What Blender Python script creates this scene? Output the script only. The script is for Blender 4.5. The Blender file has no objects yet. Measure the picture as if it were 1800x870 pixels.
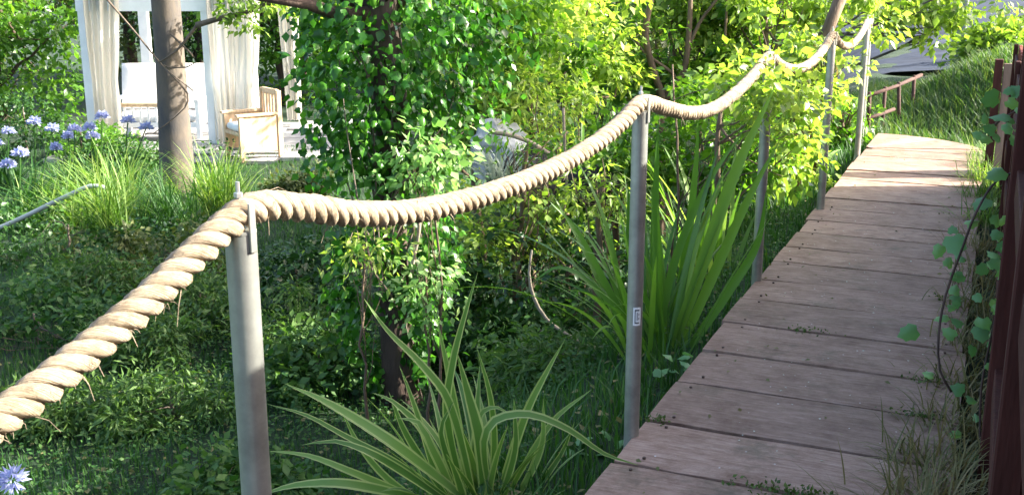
import bpy, bmesh, math, random
import numpy as np
from mathutils import Vector, Matrix, noise
PI = math.pi
R = math.radians
rnd = random.Random(7)
rng = np.random.default_rng(7)
SC = bpy.context.scene
COL = SC.collection

# ------------------------------------------------------------------ camera, sky, sun, exposure
PITCH = R(14.05); F = 1917.0; CAMZ = 1.5
cam_d = bpy.data.cameras.new('camera'); cam = bpy.data.objects.new('camera', cam_d); COL.objects.link(cam)
cam.location = (0, 0, CAMZ); cam.rotation_euler = (PI/2 - PITCH, 0, 0)
cam_d.sensor_width = 36; cam_d.lens = 36*F/1800; cam_d.clip_start = .02; cam_d.clip_end = 800
cam_d.dof.use_dof = False
SC.camera = cam
SUN_AZ = R(88); SUN_EL = R(30)
w = bpy.data.worlds.new('World'); SC.world = w; w.use_nodes = True
nt = w.node_tree; bg = nt.nodes['Background']
sky = nt.nodes.new('ShaderNodeTexSky'); sky.sky_type = 'NISHITA'; sky.sun_disc = False
sky.sun_elevation = SUN_EL; sky.sun_rotation = SUN_AZ; sky.air_density = .8; sky.dust_density = 3.5; sky.ozone_density = .4
nt.links.new(sky.outputs[0], bg.inputs[0]); bg.inputs[1].default_value = 0.15
sd = bpy.data.lights.new('sun', 'SUN'); so = bpy.data.objects.new('sun', sd); COL.objects.link(so)
sd.energy = 5.0; sd.angle = R(0.5); sd.color = (1, .95, .84)
sv = Vector((math.sin(SUN_AZ)*math.cos(SUN_EL), math.cos(SUN_AZ)*math.cos(SUN_EL), math.sin(SUN_EL)))
so.rotation_euler = sv.to_track_quat('Z', 'Y').to_euler(); so.location = (20, 10, 20)
SC.view_settings.view_transform = 'Standard'; SC.view_settings.look = 'None'
SC.view_settings.gamma = 1; SC.view_settings.exposure = 2.32
SC.cycles.max_bounces = 6; SC.cycles.transparent_max_bounces = 4
SC.cycles.diffuse_bounces = 3; SC.cycles.transmission_bounces = 3

# ------------------------------------------------------------------ places
def ray(px, py):
    xc = (px-900)/F; yc = (435-py)/F
    c, s = math.cos(PITCH), math.sin(PITCH)
    return Vector((xc, c + yc*s, -s + yc*c))
def at_z(px, py, z):
    d = ray(px, py); return Vector((0, 0, CAMZ)) + d*((z-CAMZ)/d.z)
def at_y(px, py, y):
    d = ray(px, py); return Vector((0, 0, CAMZ)) + d*(y/d.y)
AZ = R(23.8)
U = Vector((math.sin(AZ), math.cos(AZ), 0)); V = Vector((math.cos(AZ), -math.sin(AZ), 0))
O2 = Vector((.402, 3.412, 0))
def dk(s, v, z=0): return O2 + U*s + V*v + Vector((0, 0, z))
def sv_of(x, y):
    dx, dy = x-O2.x, y-O2.y
    return dx*U.x+dy*U.y, dx*V.x+dy*V.y
def sm(a, b, x):
    t = np.clip((np.asarray(x, float)-a)/(b-a), 0, 1); return t*t*(3-2*t)
def height(x, y):
    x = np.asarray(x, float); y = np.asarray(y, float)
    s, v = sv_of(x, y)
    h = -.16 - .74*sm(.15, 1.75, -v)
    far = sm(7.6, 10.5, s)
    h = h*(1-far*sm(-3.5, -.5, v)) - .05*far           # past the end of the deck the ground comes up level
    d = np.where(s < 6.9, v-1.0, np.hypot(s-6.9, np.maximum(v, 0))-1.0)
    h = h + .68*sm(.08, 2.2, d)*sm(4.6, 6.6, s)*sm(-.3, 1.3, v)*(1-.8*sm(3.2, 5.5, s-6.9))
    h = h + .10*sm(9, 16, y)*sm(2, 5, -v)
    bumps = .035*np.sin(x*2.3+1.1)*np.sin(y*1.9+.4) + .02*np.sin(x*5.1+2)*np.sin(y*4.7)
    h = h + bumps*sm(.3, 1.2, np.abs(v-.5))
    h = h + .055*np.clip(y-22, 0, 60)*sm(0, 8, x) + .03*np.clip(y-28, 0, 60)
    return h
def hz(x, y): return float(height(x, y))

# ------------------------------------------------------------------ objects
def tag(o, label=None, cat=None, group=None, kind=None):
    if label: o['label'] = label
    if cat: o['category'] = cat
    if group: o['group'] = group
    if kind: o['kind'] = kind
    return o
def empty(name, loc=(0, 0, 0), label=None, cat=None, group=None):
    o = bpy.data.objects.new(name, None); o.empty_display_size = .1; o.location = loc; COL.objects.link(o)
    return tag(o, label, cat, group)
def link(name, me, mats=None, parent=None, loc=None):
    if mats is not None:
        for m in (mats if isinstance(mats, (list, tuple)) else [mats]): me.materials.append(m)
    o = bpy.data.objects.new(name, me); COL.objects.link(o)
    if parent is not None: o.parent = parent
    if loc is not None: o.location = loc
    return o
def np_mesh(name, verts, faces, tint=None, uv=None, smooth=False):
    """verts (n,3), faces (m,k) all alike"""
    me = bpy.data.meshes.new(name)
    verts = np.ascontiguousarray(verts, np.float32); faces = np.ascontiguousarray(faces, np.int32)
    n, (m, k) = len(verts), faces.shape
    me.vertices.add(n); me.vertices.foreach_set('co', verts.ravel())
    me.loops.add(m*k); me.loops.foreach_set('vertex_index', faces.ravel())
    me.polygons.add(m); me.polygons.foreach_set('loop_start', np.arange(0, m*k, k, dtype=np.int32))
    if smooth: me.polygons.foreach_set('use_smooth', np.ones(m, bool))
    if tint is not None:
        a = me.attributes.new('tint', 'FLOAT', 'POINT'); a.data.foreach_set('value', np.ascontiguousarray(tint, np.float32))
    if uv is not None:
        l = me.uv_layers.new(name='uv'); l.data.foreach_set('uv', np.ascontiguousarray(uv[faces.ravel()], np.float32).ravel())
    me.update(calc_edges=True)
    return me
class MB:
    def __init__(s): s.v = []; s.f = []; s.t = []; s.uv = []
    def grid(s, rows, tint=0.5, closed=False, uvs=None):
        """rows: list of lists of points"""
        b = len(s.v); n = len(rows[0])
        for i, r in enumerate(rows):
            for j, p in enumerate(r):
                s.v.append(tuple(p)); s.t.append(tint)
                s.uv.append((j/max(1, n-1) if uvs is None else uvs[i][j][0], i/max(1, len(rows)-1) if uvs is None else uvs[i][j][1]))
        for i in range(len(rows)-1):
            for j in range(n if closed else n-1):
                k = (j+1) % n
                s.f.append((b+i*n+j, b+i*n+k, b+(i+1)*n+k, b+(i+1)*n+j))
        return b
    def tube(s, pts, rad, n=8, tint=.5, cap=True, wob=0):
        pts = [Vector(p) for p in pts]; rows = []
        if not hasattr(rad, '__len__'): rad = [rad]*len(pts)
        up = Vector((0, 0, 1)); d0 = (pts[-1]-pts[0]).normalized()
        if abs(d0.z) > .8: up = Vector((1, 0, 0))
        for i, p in enumerate(pts):
            d = (pts[min(i+1, len(pts)-1)]-pts[max(i-1, 0)]).normalized()
            a = d.cross(up).normalized(); b = a.cross(d).normalized()
            rr = []
            for k in range(n):
                t = 2*PI*k/n; q = rad[i]
                if wob: q *= 1+wob*noise.noise(Vector((math.cos(t)*1.5, math.sin(t)*1.5, 0))+p*3.1)
                rr.append(p+(a*math.cos(t)+b*math.sin(t))*q)
            rows.append(rr)
        b = s.grid(rows, tint, True)
        if cap:
            s.f.append(tuple(b+k for k in reversed(range(n)))); e = b+(len(pts)-1)*n
            s.f.append(tuple(e+k for k in range(n)))
    def box(s, x0, x1, y0, y1, z0, z1, M=None, tint=.5):
        c = [Vector((x, y, z)) for z in (z0, z1) for y in (y0, y1) for x in (x0, x1)]
        if M is not None: c = [M @ q for q in c]
        b = len(s.v)
        for q in c: s.v.append(tuple(q)); s.t.append(tint); s.uv.append((0, 0))
        for f in ((0, 2, 3, 1), (4, 5, 7, 6), (0, 1, 5, 4), (2, 6, 7, 3), (0, 4, 6, 2), (1, 3, 7, 5)):
            s.f.append(tuple(b+i for i in f))
    def build(s, name, mat, parent=None, smooth=False, bevel=0):
        me = bpy.data.meshes.new(name); me.from_pydata(s.v, [], s.f)
        a = me.attributes.new('tint', 'FLOAT', 'POINT'); a.data.foreach_set('value', s.t)
        l = me.uv_layers.new(name='uv'); idx = np.zeros(len(me.loops), np.int32); me.loops.foreach_get('vertex_index', idx)
        l.data.foreach_set('uv', np.array(s.uv, np.float32)[idx].ravel())
        if smooth: me.polygons.foreach_set('use_smooth', [True]*len(me.polygons))
        if bevel:
            bm = bmesh.new(); bm.from_mesh(me)
            bmesh.ops.bevel(bm, geom=[e for e in bm.edges], offset=bevel, segments=1, affect='EDGES', clamp_overlap=True)
            bm.to_mesh(me); bm.free()
        me.update()
        return link(name, me, mat, parent)
def copy_tree(o, parent=None):
    c = o.copy(); COL.objects.link(c)
    if parent is not None: c.parent = parent
    for ch in list(o.children): copy_tree(ch, c)
    return c

# ------------------------------------------------------------------ materials
def newmat(name):
    m = bpy.data.materials.new(name); m.use_nodes = True
    t = m.node_tree; t.nodes.clear()
    out = t.nodes.new('ShaderNodeOutputMaterial')
    return m, t, out
def N(t, kind, **kw):
    n = t.nodes.new(kind)
    for k, v in kw.items():
        if k in n.inputs: n.inputs[k].default_value = v
        else: setattr(n, k, v)
    return n
def ramp(t, fac, cols, interp='LINEAR'):
    r = t.nodes.new('ShaderNodeValToRGB'); e = r.color_ramp.elements; r.color_ramp.interpolation = interp
    while len(e) < len(cols): e.new(.5)
    for i, (p, c) in enumerate(cols): e[i].position = p; e[i].color = (*c, 1)
    t.links.new(fac, r.inputs[0]); return r.outputs[0]
def leafmat(name, cols, trans=.4, rough=.42, tcol=(1.5, 1.6, .6), stripe=None):
    m, t, out = newmat(name)
    at = N(t, 'ShaderNodeAttribute', attribute_name='tint')
    oi = N(t, 'ShaderNodeObjectInfo')
    add = N(t, 'ShaderNodeMath', operation='MULTIPLY_ADD'); t.links.new(oi.outputs['Random'], add.inputs[0]); add.inputs[1].default_value = .25
    t.links.new(at.outputs['Fac'], add.inputs[2])
    sub = N(t, 'ShaderNodeMath', operation='SUBTRACT'); t.links.new(add.outputs[0], sub.inputs[0]); sub.inputs[1].default_value = .12
    k = len(cols)
    c = ramp(t, sub.outputs[0], [(i/(k-1), q) for i, q in enumerate(cols)])
    if stripe is not None:
        uv = N(t, 'ShaderNodeUVMap', uv_map='uv'); sx = N(t, 'ShaderNodeSeparateXYZ'); t.links.new(uv.outputs[0], sx.inputs[0])
        tc = N(t, 'ShaderNodeCombineXYZ'); mu = N(t, 'ShaderNodeMath', operation='MULTIPLY'); t.links.new(sx.outputs[0], mu.inputs[0]); mu.inputs[1].default_value = 13
        t.links.new(mu.outputs[0], tc.inputs[0]); mv = N(t, 'ShaderNodeMath', operation='MULTIPLY'); t.links.new(sx.outputs[1], mv.inputs[0]); mv.inputs[1].default_value = .5
        t.links.new(mv.outputs[0], tc.inputs[1]); t.links.new(at.outputs['Fac'], tc.inputs[2])
        nz = N(t, 'ShaderNodeTexNoise', Scale=1.0, Detail=2.0); t.links.new(tc.outputs[0], nz.inputs[0])
        ab = N(t, 'ShaderNodeMath', operation='SUBTRACT'); t.links.new(sx.outputs[0], ab.inputs[0]); ab.inputs[1].default_value = .5
        a2 = N(t, 'ShaderNodeMath', operation='ABSOLUTE'); t.links.new(ab.outputs[0], a2.inputs[0])
        ad = N(t, 'ShaderNodeMath', operation='MULTIPLY_ADD'); t.links.new(nz.outputs[0], ad.inputs[0]); ad.inputs[1].default_value = .55; t.links.new(a2.outputs[0], ad.inputs[2])
        f = ramp(t, ad.outputs[0], [(.58, (0, 0, 0)), (.70, (1, 1, 1))])
        mx = N(t, 'ShaderNodeMix', data_type='RGBA'); t.links.new(f, mx.inputs[0]); t.links.new(c, mx.inputs[6]); mx.inputs[7].default_value = (*stripe, 1)
        c = mx.outputs[2]
    p = N(t, 'ShaderNodeBsdfPrincipled', Roughness=rough); t.links.new(c, p.inputs['Base Color'])
    p.inputs['Specular IOR Level'].default_value = .4
    tr = N(t, 'ShaderNodeBsdfTranslucent')
    mm = N(t, 'ShaderNodeMix', data_type='RGBA', blend_type='MULTIPLY'); mm.inputs[0].default_value = 1
    t.links.new(c, mm.inputs[6]); mm.inputs[7].default_value = (*tcol, 1); t.links.new(mm.outputs[2], tr.inputs[0])
    ms = N(t, 'ShaderNodeMixShader'); ms.inputs[0].default_value = trans
    t.links.new(p.outputs[0], ms.inputs[1]); t.links.new(tr.outputs[0], ms.inputs[2]); t.links.new(ms.outputs[0], out.inputs[0])
    return m
def solid(name, col, rough=.7, var=.25, scale=8, metal=0, bump=.0, bscale=40, coords='Object', spec=.5, stretch=(1, 1, 1), col2=None):
    m, t, out = newmat(name)
    tc = N(t, 'ShaderNodeTexCoord'); mp = N(t, 'ShaderNodeMapping'); t.links.new(tc.outputs[coords], mp.inputs[0]); mp.inputs['Scale'].default_value = stretch
    nz = N(t, 'ShaderNodeTexNoise', Scale=scale, Detail=6.0, Roughness=.65); t.links.new(mp.outputs[0], nz.inputs[0])
    a = tuple(max(0, q*(1-var)) for q in col); b = tuple(min(1, q*(1+var)) for q in (col2 or col))
    c = ramp(t, nz.outputs[0], [(.32, a), (.68, b)])
    p = N(t, 'ShaderNodeBsdfPrincipled', Roughness=rough, Metallic=metal); p.inputs['Specular IOR Level'].default_value = spec
    t.links.new(c, p.inputs['Base Color'])
    if bump:
        n2 = N(t, 'ShaderNodeTexNoise', Scale=bscale, Detail=5.0); t.links.new(mp.outputs[0], n2.inputs[0])
        bp = N(t, 'ShaderNodeBump', Strength=bump, Distance=.01); t.links.new(n2.outputs[0], bp.inputs['Height']); t.links.new(bp.outputs[0], p.inputs['Normal'])
    t.links.new(p.outputs[0], out.inputs[0])
    return m
M = {}
M['ivy'] = leafmat('ivy_leaf', [(.012, .06, .010), (.045, .16, .018), (.13, .31, .04)], .5, .28)
M['shrub'] = leafmat('shrub_leaf', [(.03, .09, .012), (.08, .19, .02), (.18, .32, .04)], .5, .36)
M['shrub_y'] = leafmat('yellow_leaf', [(.08, .15, .025), (.18, .28, .05), (.38, .46, .13)], .55, .36)
M['deep'] = leafmat('deep_leaf', [(.012, .04, .010), (.025, .075, .015), (.05, .12, .02)], .3, .4)
M['olive'] = leafmat('olive_leaf', [(.03, .05, .015), (.07, .10, .025), (.13, .15, .05)], .35, .5)
M['silver'] = leafmat('silver_leaf', [(.22, .28, .24), (.4, .46, .4), (.55, .6, .52)], .3, .5, (1, 1, .8))
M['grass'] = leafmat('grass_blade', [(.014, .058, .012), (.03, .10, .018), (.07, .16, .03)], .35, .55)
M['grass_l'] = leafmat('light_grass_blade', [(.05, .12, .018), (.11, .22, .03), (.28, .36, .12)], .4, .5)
M['cover'] = leafmat('cover_leaf', [(.014, .05, .012), (.03, .095, .018), (.085, .16, .035)], .35, .6)
M['dry'] = leafmat('dry_blade', [(.08, .10, .03), (.16, .16, .06), (.26, .22, .11)], .3, .6, (1.2, 1.1, .7))
M['flax'] = leafmat('flax_leaf', [(.02, .07, .015), (.04, .11, .02), (.08, .16, .03)], .35, .5)
M['flax_s'] = leafmat('sword_leaf', [(.04, .11, .02), (.08, .19, .03), (.17, .30, .06)], .45, .4)
M['flax_v'] = leafmat('variegated_leaf', [(.06, .14, .035), (.10, .20, .045), (.15, .26, .07)], .35, .5, stripe=(.34, .40, .17))
M['vine'] = leafmat('vine_leaf', [(.08, .20, .08), (.13, .29, .12), (.20, .36, .14)], .35, .35)
M['petal'] = leafmat('blue_petal', [(.34, .37, .56), (.44, .47, .66), (.56, .60, .76)], .4, .5, (1, 1, 1.2))
M['bark_d'] = solid('dark_bark', (.055, .035, .025), .9, .5, 9, bump=1, bscale=30, stretch=(1, 1, .25))
M['bark_g'] = solid('grey_bark', (.085, .085, .095), .9, .5, 3.5, bump=.5, bscale=22, stretch=(1, 1, .5), col2=(.085, .065, .045))
M['bark_b'] = solid('brown_bark', (.12, .08, .05), .9, .45, 10, bump=.9, bscale=30, stretch=(1, 1, .3))
M['twig'] = solid('twig_bark', (.10, .075, .055), .85, .4, 20)
M['steel'] = solid('galvanised_steel', (.36, .37, .34), .38, .25, 9, metal=.7, bump=.05, bscale=90)
M['bolt'] = solid('zinc_bolt', (.6, .6, .58), .35, .1, 30, metal=.8)
M['sticker'] = solid('sticker_white', (.75, .76, .75), .5, .04, 30)
M['ink'] = solid('sticker_ink', (.12, .12, .13), .5, .04, 30)
M['redwood'] = solid('red_brown_paint', (.15, .035, .022), .8, .35, 6, bump=.3, bscale=30, spec=.15, stretch=(3, 3, .4))
M['redwood_d'] = solid('dark_brown_paint', (.055, .019, .015), .8, .35, 6, bump=.3, bscale=30, spec=.15, stretch=(3, 3, .4))
M['oldwood'] = solid('weathered_board', (.22, .14, .10), .8, .3, 5, bump=.4, bscale=25, stretch=(3, 3, .4))
M['rail'] = solid('rust_brown_wood', (.06, .028, .02), .9, .35, 10, bump=.3)
M['white'] = solid('white_paint', (.78, .78, .77), .55, .06, 6)
M['cloth'] = leafmat('cream_curtain', [(.62, .56, .48), (.74, .70, .63), (.8, .78, .74)], .45, .85, (1, 1, .97))
M['cushion'] = solid('cushion_cloth', (.76, .74, .72), .9, .06, 6, bump=.2)
M['teak'] = solid('pale_teak', (.58, .40, .24), .6, .25, 8, bump=.2, stretch=(3, 3, .6))
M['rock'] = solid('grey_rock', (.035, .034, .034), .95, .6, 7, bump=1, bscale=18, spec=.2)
M['hose'] = solid('grey_hose', (.26, .29, .28), .5, .15, 10)
M['pale_wood'] = solid('dead_wood', (.24, .20, .15), .85, .3, 15, bump=.4)
M['paving'] = solid('paving_stone', (.27, .26, .25), .85, .2, 4, bump=.3)
M['asphalt'] = solid('road_asphalt', (.036, .044, .064), .95, .4, 1.2, bump=.2, bscale=30, spec=.1)
M['pole'] = solid('pole_grey', (.30, .32, .34), .8, .2, 8)
M['grass_b'] = leafmat('bank_grass_blade', [(.035, .09, .03), (.06, .13, .04), (.15, .19, .07)], .4, .55)
M['bright'] = leafmat('sun_glint_leaf', [(.06, .18, .03), (.16, .32, .08), (.42, .52, .28)], .45, .3, (1.2, 1.25, .8))  # sunlit glints on the ivy are put into this paler leaf colour
M['rust'] = solid('rusty_screw', (.06, .035, .025), .8, .3, 60)
M['feather'] = leafmat('feathery_leaf', [(.025, .075, .015), (.06, .13, .03), (.12, .20, .05)], .4, .5)
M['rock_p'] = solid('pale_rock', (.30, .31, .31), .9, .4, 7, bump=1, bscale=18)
M['moss'] = leafmat('moss_leaf', [(.03, .06, .015), (.06, .11, .02), (.12, .16, .04)], .2, .7)

def ground_mat():
    m, t, out = newmat('soil_and_turf')
    tc = N(t, 'ShaderNodeTexCoord'); n1 = N(t, 'ShaderNodeTexNoise', Scale=1.1, Detail=8.0, Roughness=.7); t.links.new(tc.outputs['Object'], n1.inputs[0])
    n2 = N(t, 'ShaderNodeTexNoise', Scale=26, Detail=6.0, Roughness=.7); t.links.new(tc.outputs['Object'], n2.inputs[0])
    c1 = ramp(t, n1.outputs[0], [(.35, (.006, .022, .007)), (.6, (.014, .045, .010)), (.8, (.025, .025, .015))])
    c2 = ramp(t, n2.outputs[0], [(.3, (.35, .35, .35)), (.7, (1.3, 1.3, 1.3))])
    mx = N(t, 'ShaderNodeMix', data_type='RGBA', blend_type='MULTIPLY'); mx.inputs[0].default_value = 1
    t.links.new(c1, mx.inputs[6]); t.links.new(c2, mx.inputs[7])
    p = N(t, 'ShaderNodeBsdfPrincipled', Roughness=.95); t.links.new(mx.outputs[2], p.inputs['Base Color'])
    bp = N(t, 'ShaderNodeBump', Strength=.8, Distance=.03); t.links.new(n2.outputs[0], bp.inputs['Height']); t.links.new(bp.outputs[0], p.inputs['Normal'])
    t.links.new(p.outputs[0], out.inputs[0]); return m
def plank_mat():
    m, t, out = newmat('weathered_plank')
    tc = N(t, 'ShaderNodeTexCoord'); oi = N(t, 'ShaderNodeObjectInfo')
    sh = N(t, 'ShaderNodeVectorMath', operation='MULTIPLY_ADD')
    cb = N(t, 'ShaderNodeCombineXYZ'); 
    for i in range(3): t.links.new(oi.outputs['Random'], cb.inputs[i])
    t.links.new(cb.outputs[0], sh.inputs[0]); sh.inputs[1].default_value = (37, 91, 13); t.links.new(tc.outputs['Object'], sh.inputs[2])
    mp = N(t, 'ShaderNodeMapping'); t.links.new(sh.outputs[0], mp.inputs[0]); mp.inputs['Scale'].default_value = (4, 34, 4)
    g = N(t, 'ShaderNodeTexNoise', Scale=2.0, Detail=8.0, Roughness=.7); t.links.new(mp.outputs[0], g.inputs[0])
    b = N(t, 'ShaderNodeTexNoise', Scale=5.5, Detail=9.0, Roughness=.8); t.links.new(sh.outputs[0], b.inputs[0])
    cg = ramp(t, g.outputs[0], [(.3, (.20, .125, .090)), (.5, (.30, .205, .155)), (.72, (.40, .30, .24))])
    cb2 = ramp(t, b.outputs[0], [(.28, (.50, .40, .34)), (.5, (.92, .88, .86)), (.72, (1.25, 1.25, 1.27))])
    mx = N(t, 'ShaderNodeMix', data_type='RGBA', blend_type='MULTIPLY'); mx.inputs[0].default_value = 1; t.links.new(cg, mx.inputs[6]); t.links.new(cb2, mx.inputs[7])
    # per board tone
    br = N(t, 'ShaderNodeHueSaturation'); mr = N(t, 'ShaderNodeMapRange'); t.links.new(oi.outputs['Random'], mr.inputs[0]); mr.inputs[3].default_value = .76; mr.inputs[4].default_value = 1.18
    t.links.new(mr.outputs[0], br.inputs['Value']); t.links.new(mx.outputs[2], br.inputs['Color'])
    # pale specks and dark spots
    v = N(t, 'ShaderNodeTexVoronoi', Scale=19.0); t.links.new(sh.outputs[0], v.inputs[0])
    n3 = N(t, 'ShaderNodeTexNoise', Scale=60, Detail=3.0); t.links.new(sh.outputs[0], n3.inputs[0])
    ad = N(t, 'ShaderNodeMath', operation='MULTIPLY_ADD'); t.links.new(n3.outputs[0], ad.inputs[0]); ad.inputs[1].default_value = .16; t.links.new(v.outputs['Distance'], ad.inputs[2])
    f = ramp(t, ad.outputs[0], [(.125, (1, 1, 1)), (.16, (0, 0, 0))])
    sx = N(t, 'ShaderNodeSeparateXYZ'); t.links.new(v.outputs['Color'], sx.inputs[0])
    gt = N(t, 'ShaderNodeMath', operation='GREATER_THAN'); t.links.new(sx.outputs[0], gt.inputs[0]); gt.inputs[1].default_value = .55
    mu = N(t, 'ShaderNodeMath', operation='MULTIPLY'); t.links.new(f, mu.inputs[0]); t.links.new(gt.outputs[0], mu.inputs[1])
    m3 = N(t, 'ShaderNodeMix', data_type='RGBA'); t.links.new(mu.outputs[0], m3.inputs[0]); t.links.new(br.outputs[0], m3.inputs[6]); m3.inputs[7].default_value = (.50, .48, .45, 1)
    # green-brown algae near board ends and joints
    n4 = N(t, 'ShaderNodeTexNoise', Scale=3.2, Detail=8.0, Roughness=.8); t.links.new(sh.outputs[0], n4.inputs[0])
    f4 = ramp(t, n4.outputs[0], [(.54, (0, 0, 0)), (.70, (.75, .75, .75))])
    m4 = N(t, 'ShaderNodeMix', data_type='RGBA'); t.links.new(f4, m4.inputs[0]); t.links.new(m3.outputs[2], m4.inputs[6]); m4.inputs[7].default_value = (.085, .075, .045, 1)
    p = N(t, 'ShaderNodeBsdfPrincipled', Roughness=.78); t.links.new(m4.outputs[2], p.inputs['Base Color']); p.inputs['Specular IOR Level'].default_value = .35
    bp = N(t, 'ShaderNodeBump', Strength=.5, Distance=.006); t.links.new(g.outputs[0], bp.inputs['Height']); t.links.new(bp.outputs[0], p.inputs['Normal'])
    t.links.new(p.outputs[0], out.inputs[0]); return m
def rope_mat():
    m, t, out = newmat('manila_fibre')
    uv = N(t, 'ShaderNodeUVMap', uv_map='uv'); mp = N(t, 'ShaderNodeMapping'); t.links.new(uv.outputs[0], mp.inputs[0]); mp.inputs['Scale'].default_value = (26, 12, 1)
    n1 = N(t, 'ShaderNodeTexNoise', Scale=1.0, Detail=5.0, Roughness=.7); t.links.new(mp.outputs[0], n1.inputs[0])
    n2 = N(t, 'ShaderNodeTexNoise', Scale=30.0, Detail=8.0, Roughness=.8); tc = N(t, 'ShaderNodeTexCoord'); t.links.new(tc.outputs['Object'], n2.inputs[0])
    c = ramp(t, n1.outputs[0], [(.28, (.17, .12, .075)), (.43, (.37, .29, .195)), (.58, (.54, .46, .345)), (.8, (.68, .62, .53))])
    c2 = ramp(t, n2.outputs[0], [(.36, (.50, .46, .42)), (.5, (.9, .86, .8)), (.64, (1.1, 1.08, 1.05))])
    mx = N(t, 'ShaderNodeMix', data_type='RGBA', blend_type='MULTIPLY'); mx.inputs[0].default_value = 1; t.links.new(c, mx.inputs[6]); t.links.new(c2, mx.inputs[7])
    p = N(t, 'ShaderNodeBsdfPrincipled', Roughness=.8); t.links.new(mx.outputs[2], p.inputs['Base Color']); p.inputs['Specular IOR Level'].default_value = .3
    bp = N(t, 'ShaderNodeBump', Strength=1.0, Distance=.008); t.links.new(n1.outputs[0], bp.inputs['Height']); t.links.new(bp.outputs[0], p.inputs['Normal'])
    t.links.new(p.outputs[0], out.inputs[0]); return m
M['ground'] = ground_mat(); M['plank'] = plank_mat(); M['rope'] = rope_mat()

# ------------------------------------------------------------------ leaf tools
LEAF_V = np.array([(0, 0, 0), (-.30, .42, .05), (.30, .42, .05), (0, .45, -.03), (0, 1, -.10)]); LEAF_F = np.array([(0, 3, 1), (0, 2, 3), (1, 3, 4), (3, 2, 4)])
SLIM_V = LEAF_V*np.array([.55, 1, 1])
# five-lobed ivy / vine leaf as a fan round the stalk point
IVY_O = [(0, 0), (-.28, -.10), (-.52, .22), (-.40, .40), (-.40, .68), (-.24, .74), (0, 1.0), (.24, .74), (.40, .68), (.40, .40), (.52, .22), (.28, -.10)]
IVY_V = np.array([(0, .30, .05)]+[(x, y, -.10*abs(x)-.06*y*y) for x, y in IVY_O]); IVY_F = np.array([(0, 1+i, 1+(i+1) % 12) for i in range(12)])
IVY_F = IVY_F[:, ::-1]
def norm(a): return a/np.maximum(np.linalg.norm(a, axis=1, keepdims=True), 1e-9)
def leaves(P, D, Nn, S, tv=LEAF_V, tf=LEAF_F):
    """leaf at P growing along D with face normal near Nn, length S"""
    D = norm(D); X = norm(np.cross(D, Nn)); Z = np.cross(X, D)
    S = np.asarray(S)[:, None]
    k = len(tv)
    v = (P[:, None, :] + S[:, :, None]*(tv[None, :, 0:1]*X[:, None, :] + tv[None, :, 1:2]*D[:, None, :] + tv[None, :, 2:3]*Z[:, None, :])).reshape(-1, 3)
    f = (tf[None] + (np.arange(len(P))*k)[:, None, None]).reshape(-1, 3)
    return v, f
def leaf_obj(name, P, D, Nn, S, mat, parent=None, tv=LEAF_V, tf=LEAF_F, kind=None, r=None):
    r = r or rng
    v, f = leaves(P, D, Nn, S, tv, tf)
    tint = np.repeat(np.clip(r.normal(.5, .22, len(P)), 0, 1), len(tv))
    o = link(name, np_mesh(name, v, f, tint), mat, parent)
    if kind: o['kind'] = kind
    return o
def clumps(r, n_clump, per, rad, centre, flat=1.0, clump_r=.2, shell=.55):
    """positions in leafy clumps spread through an uneven ellipsoid"""
    c = norm(r.normal(size=(n_clump, 3)))*(shell+(1-shell)*r.random((n_clump, 1)))
    c *= np.array(rad)*(1+.18*r.normal(size=(n_clump, 1)))
    cr = clump_r*r.uniform(.6, 1.4, n_clump)
    n = (per*r.uniform(.5, 1.5, n_clump)).astype(int)
    idx = np.repeat(np.arange(n_clump), n)
    off = norm(r.normal(size=(len(idx), 3)))*(r.random((len(idx), 1))**.45)*cr[idx][:, None]*np.array([1.15, 1.15, .8])
    return c[idx]+off+np.array(centre), c+np.array(centre), off
def crown(name, centre, rad, n_clump, per, leaf, mat, parent, seed, clump_r=.2, shell=.5, tv=LEAF_V, droop=.35):
    r = np.random.default_rng(seed)
    P, C, off = clumps(r, n_clump, per, rad, centre, clump_r=clump_r, shell=shell)
    n = len(P)
    D = norm(off+np.array([0, 0, -droop*clump_r])) + r.normal(size=(n, 3))*.6
    Nn = np.array([.35, .1, .9])+r.normal(size=(n, 3))*.55
    S = leaf*r.uniform(.45, 1.5, n)
    v, f = leaves(P, D, Nn, S, tv)
    tint = np.repeat(np.clip(r.normal(.5, .2, n) + .25*np.sin(P[:, 0]*3.1+seed)*np.sin(P[:, 2]*3.7), 0, 1), len(tv))
    o = link(name, np_mesh(name, v, f, tint), mat, parent); o['kind'] = 'stuff'
    return o, C
def limb_pts(a, b, n, wob, r, bend=0.0):
    a = Vector(a); b = Vector(b); out = []; L = (b-a).length
    w1 = Vector(r.normal(size=3)); 
    for i in range(n+1):
        t = i/n; p = a.lerp(b, t)
        k = math.sin(t*PI)
        p = p + w1*wob*L*k + Vector(r.normal(size=3))*wob*L*.35*k + Vector((0, 0, bend*k*L))
        out.append(p)
    return out
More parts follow.
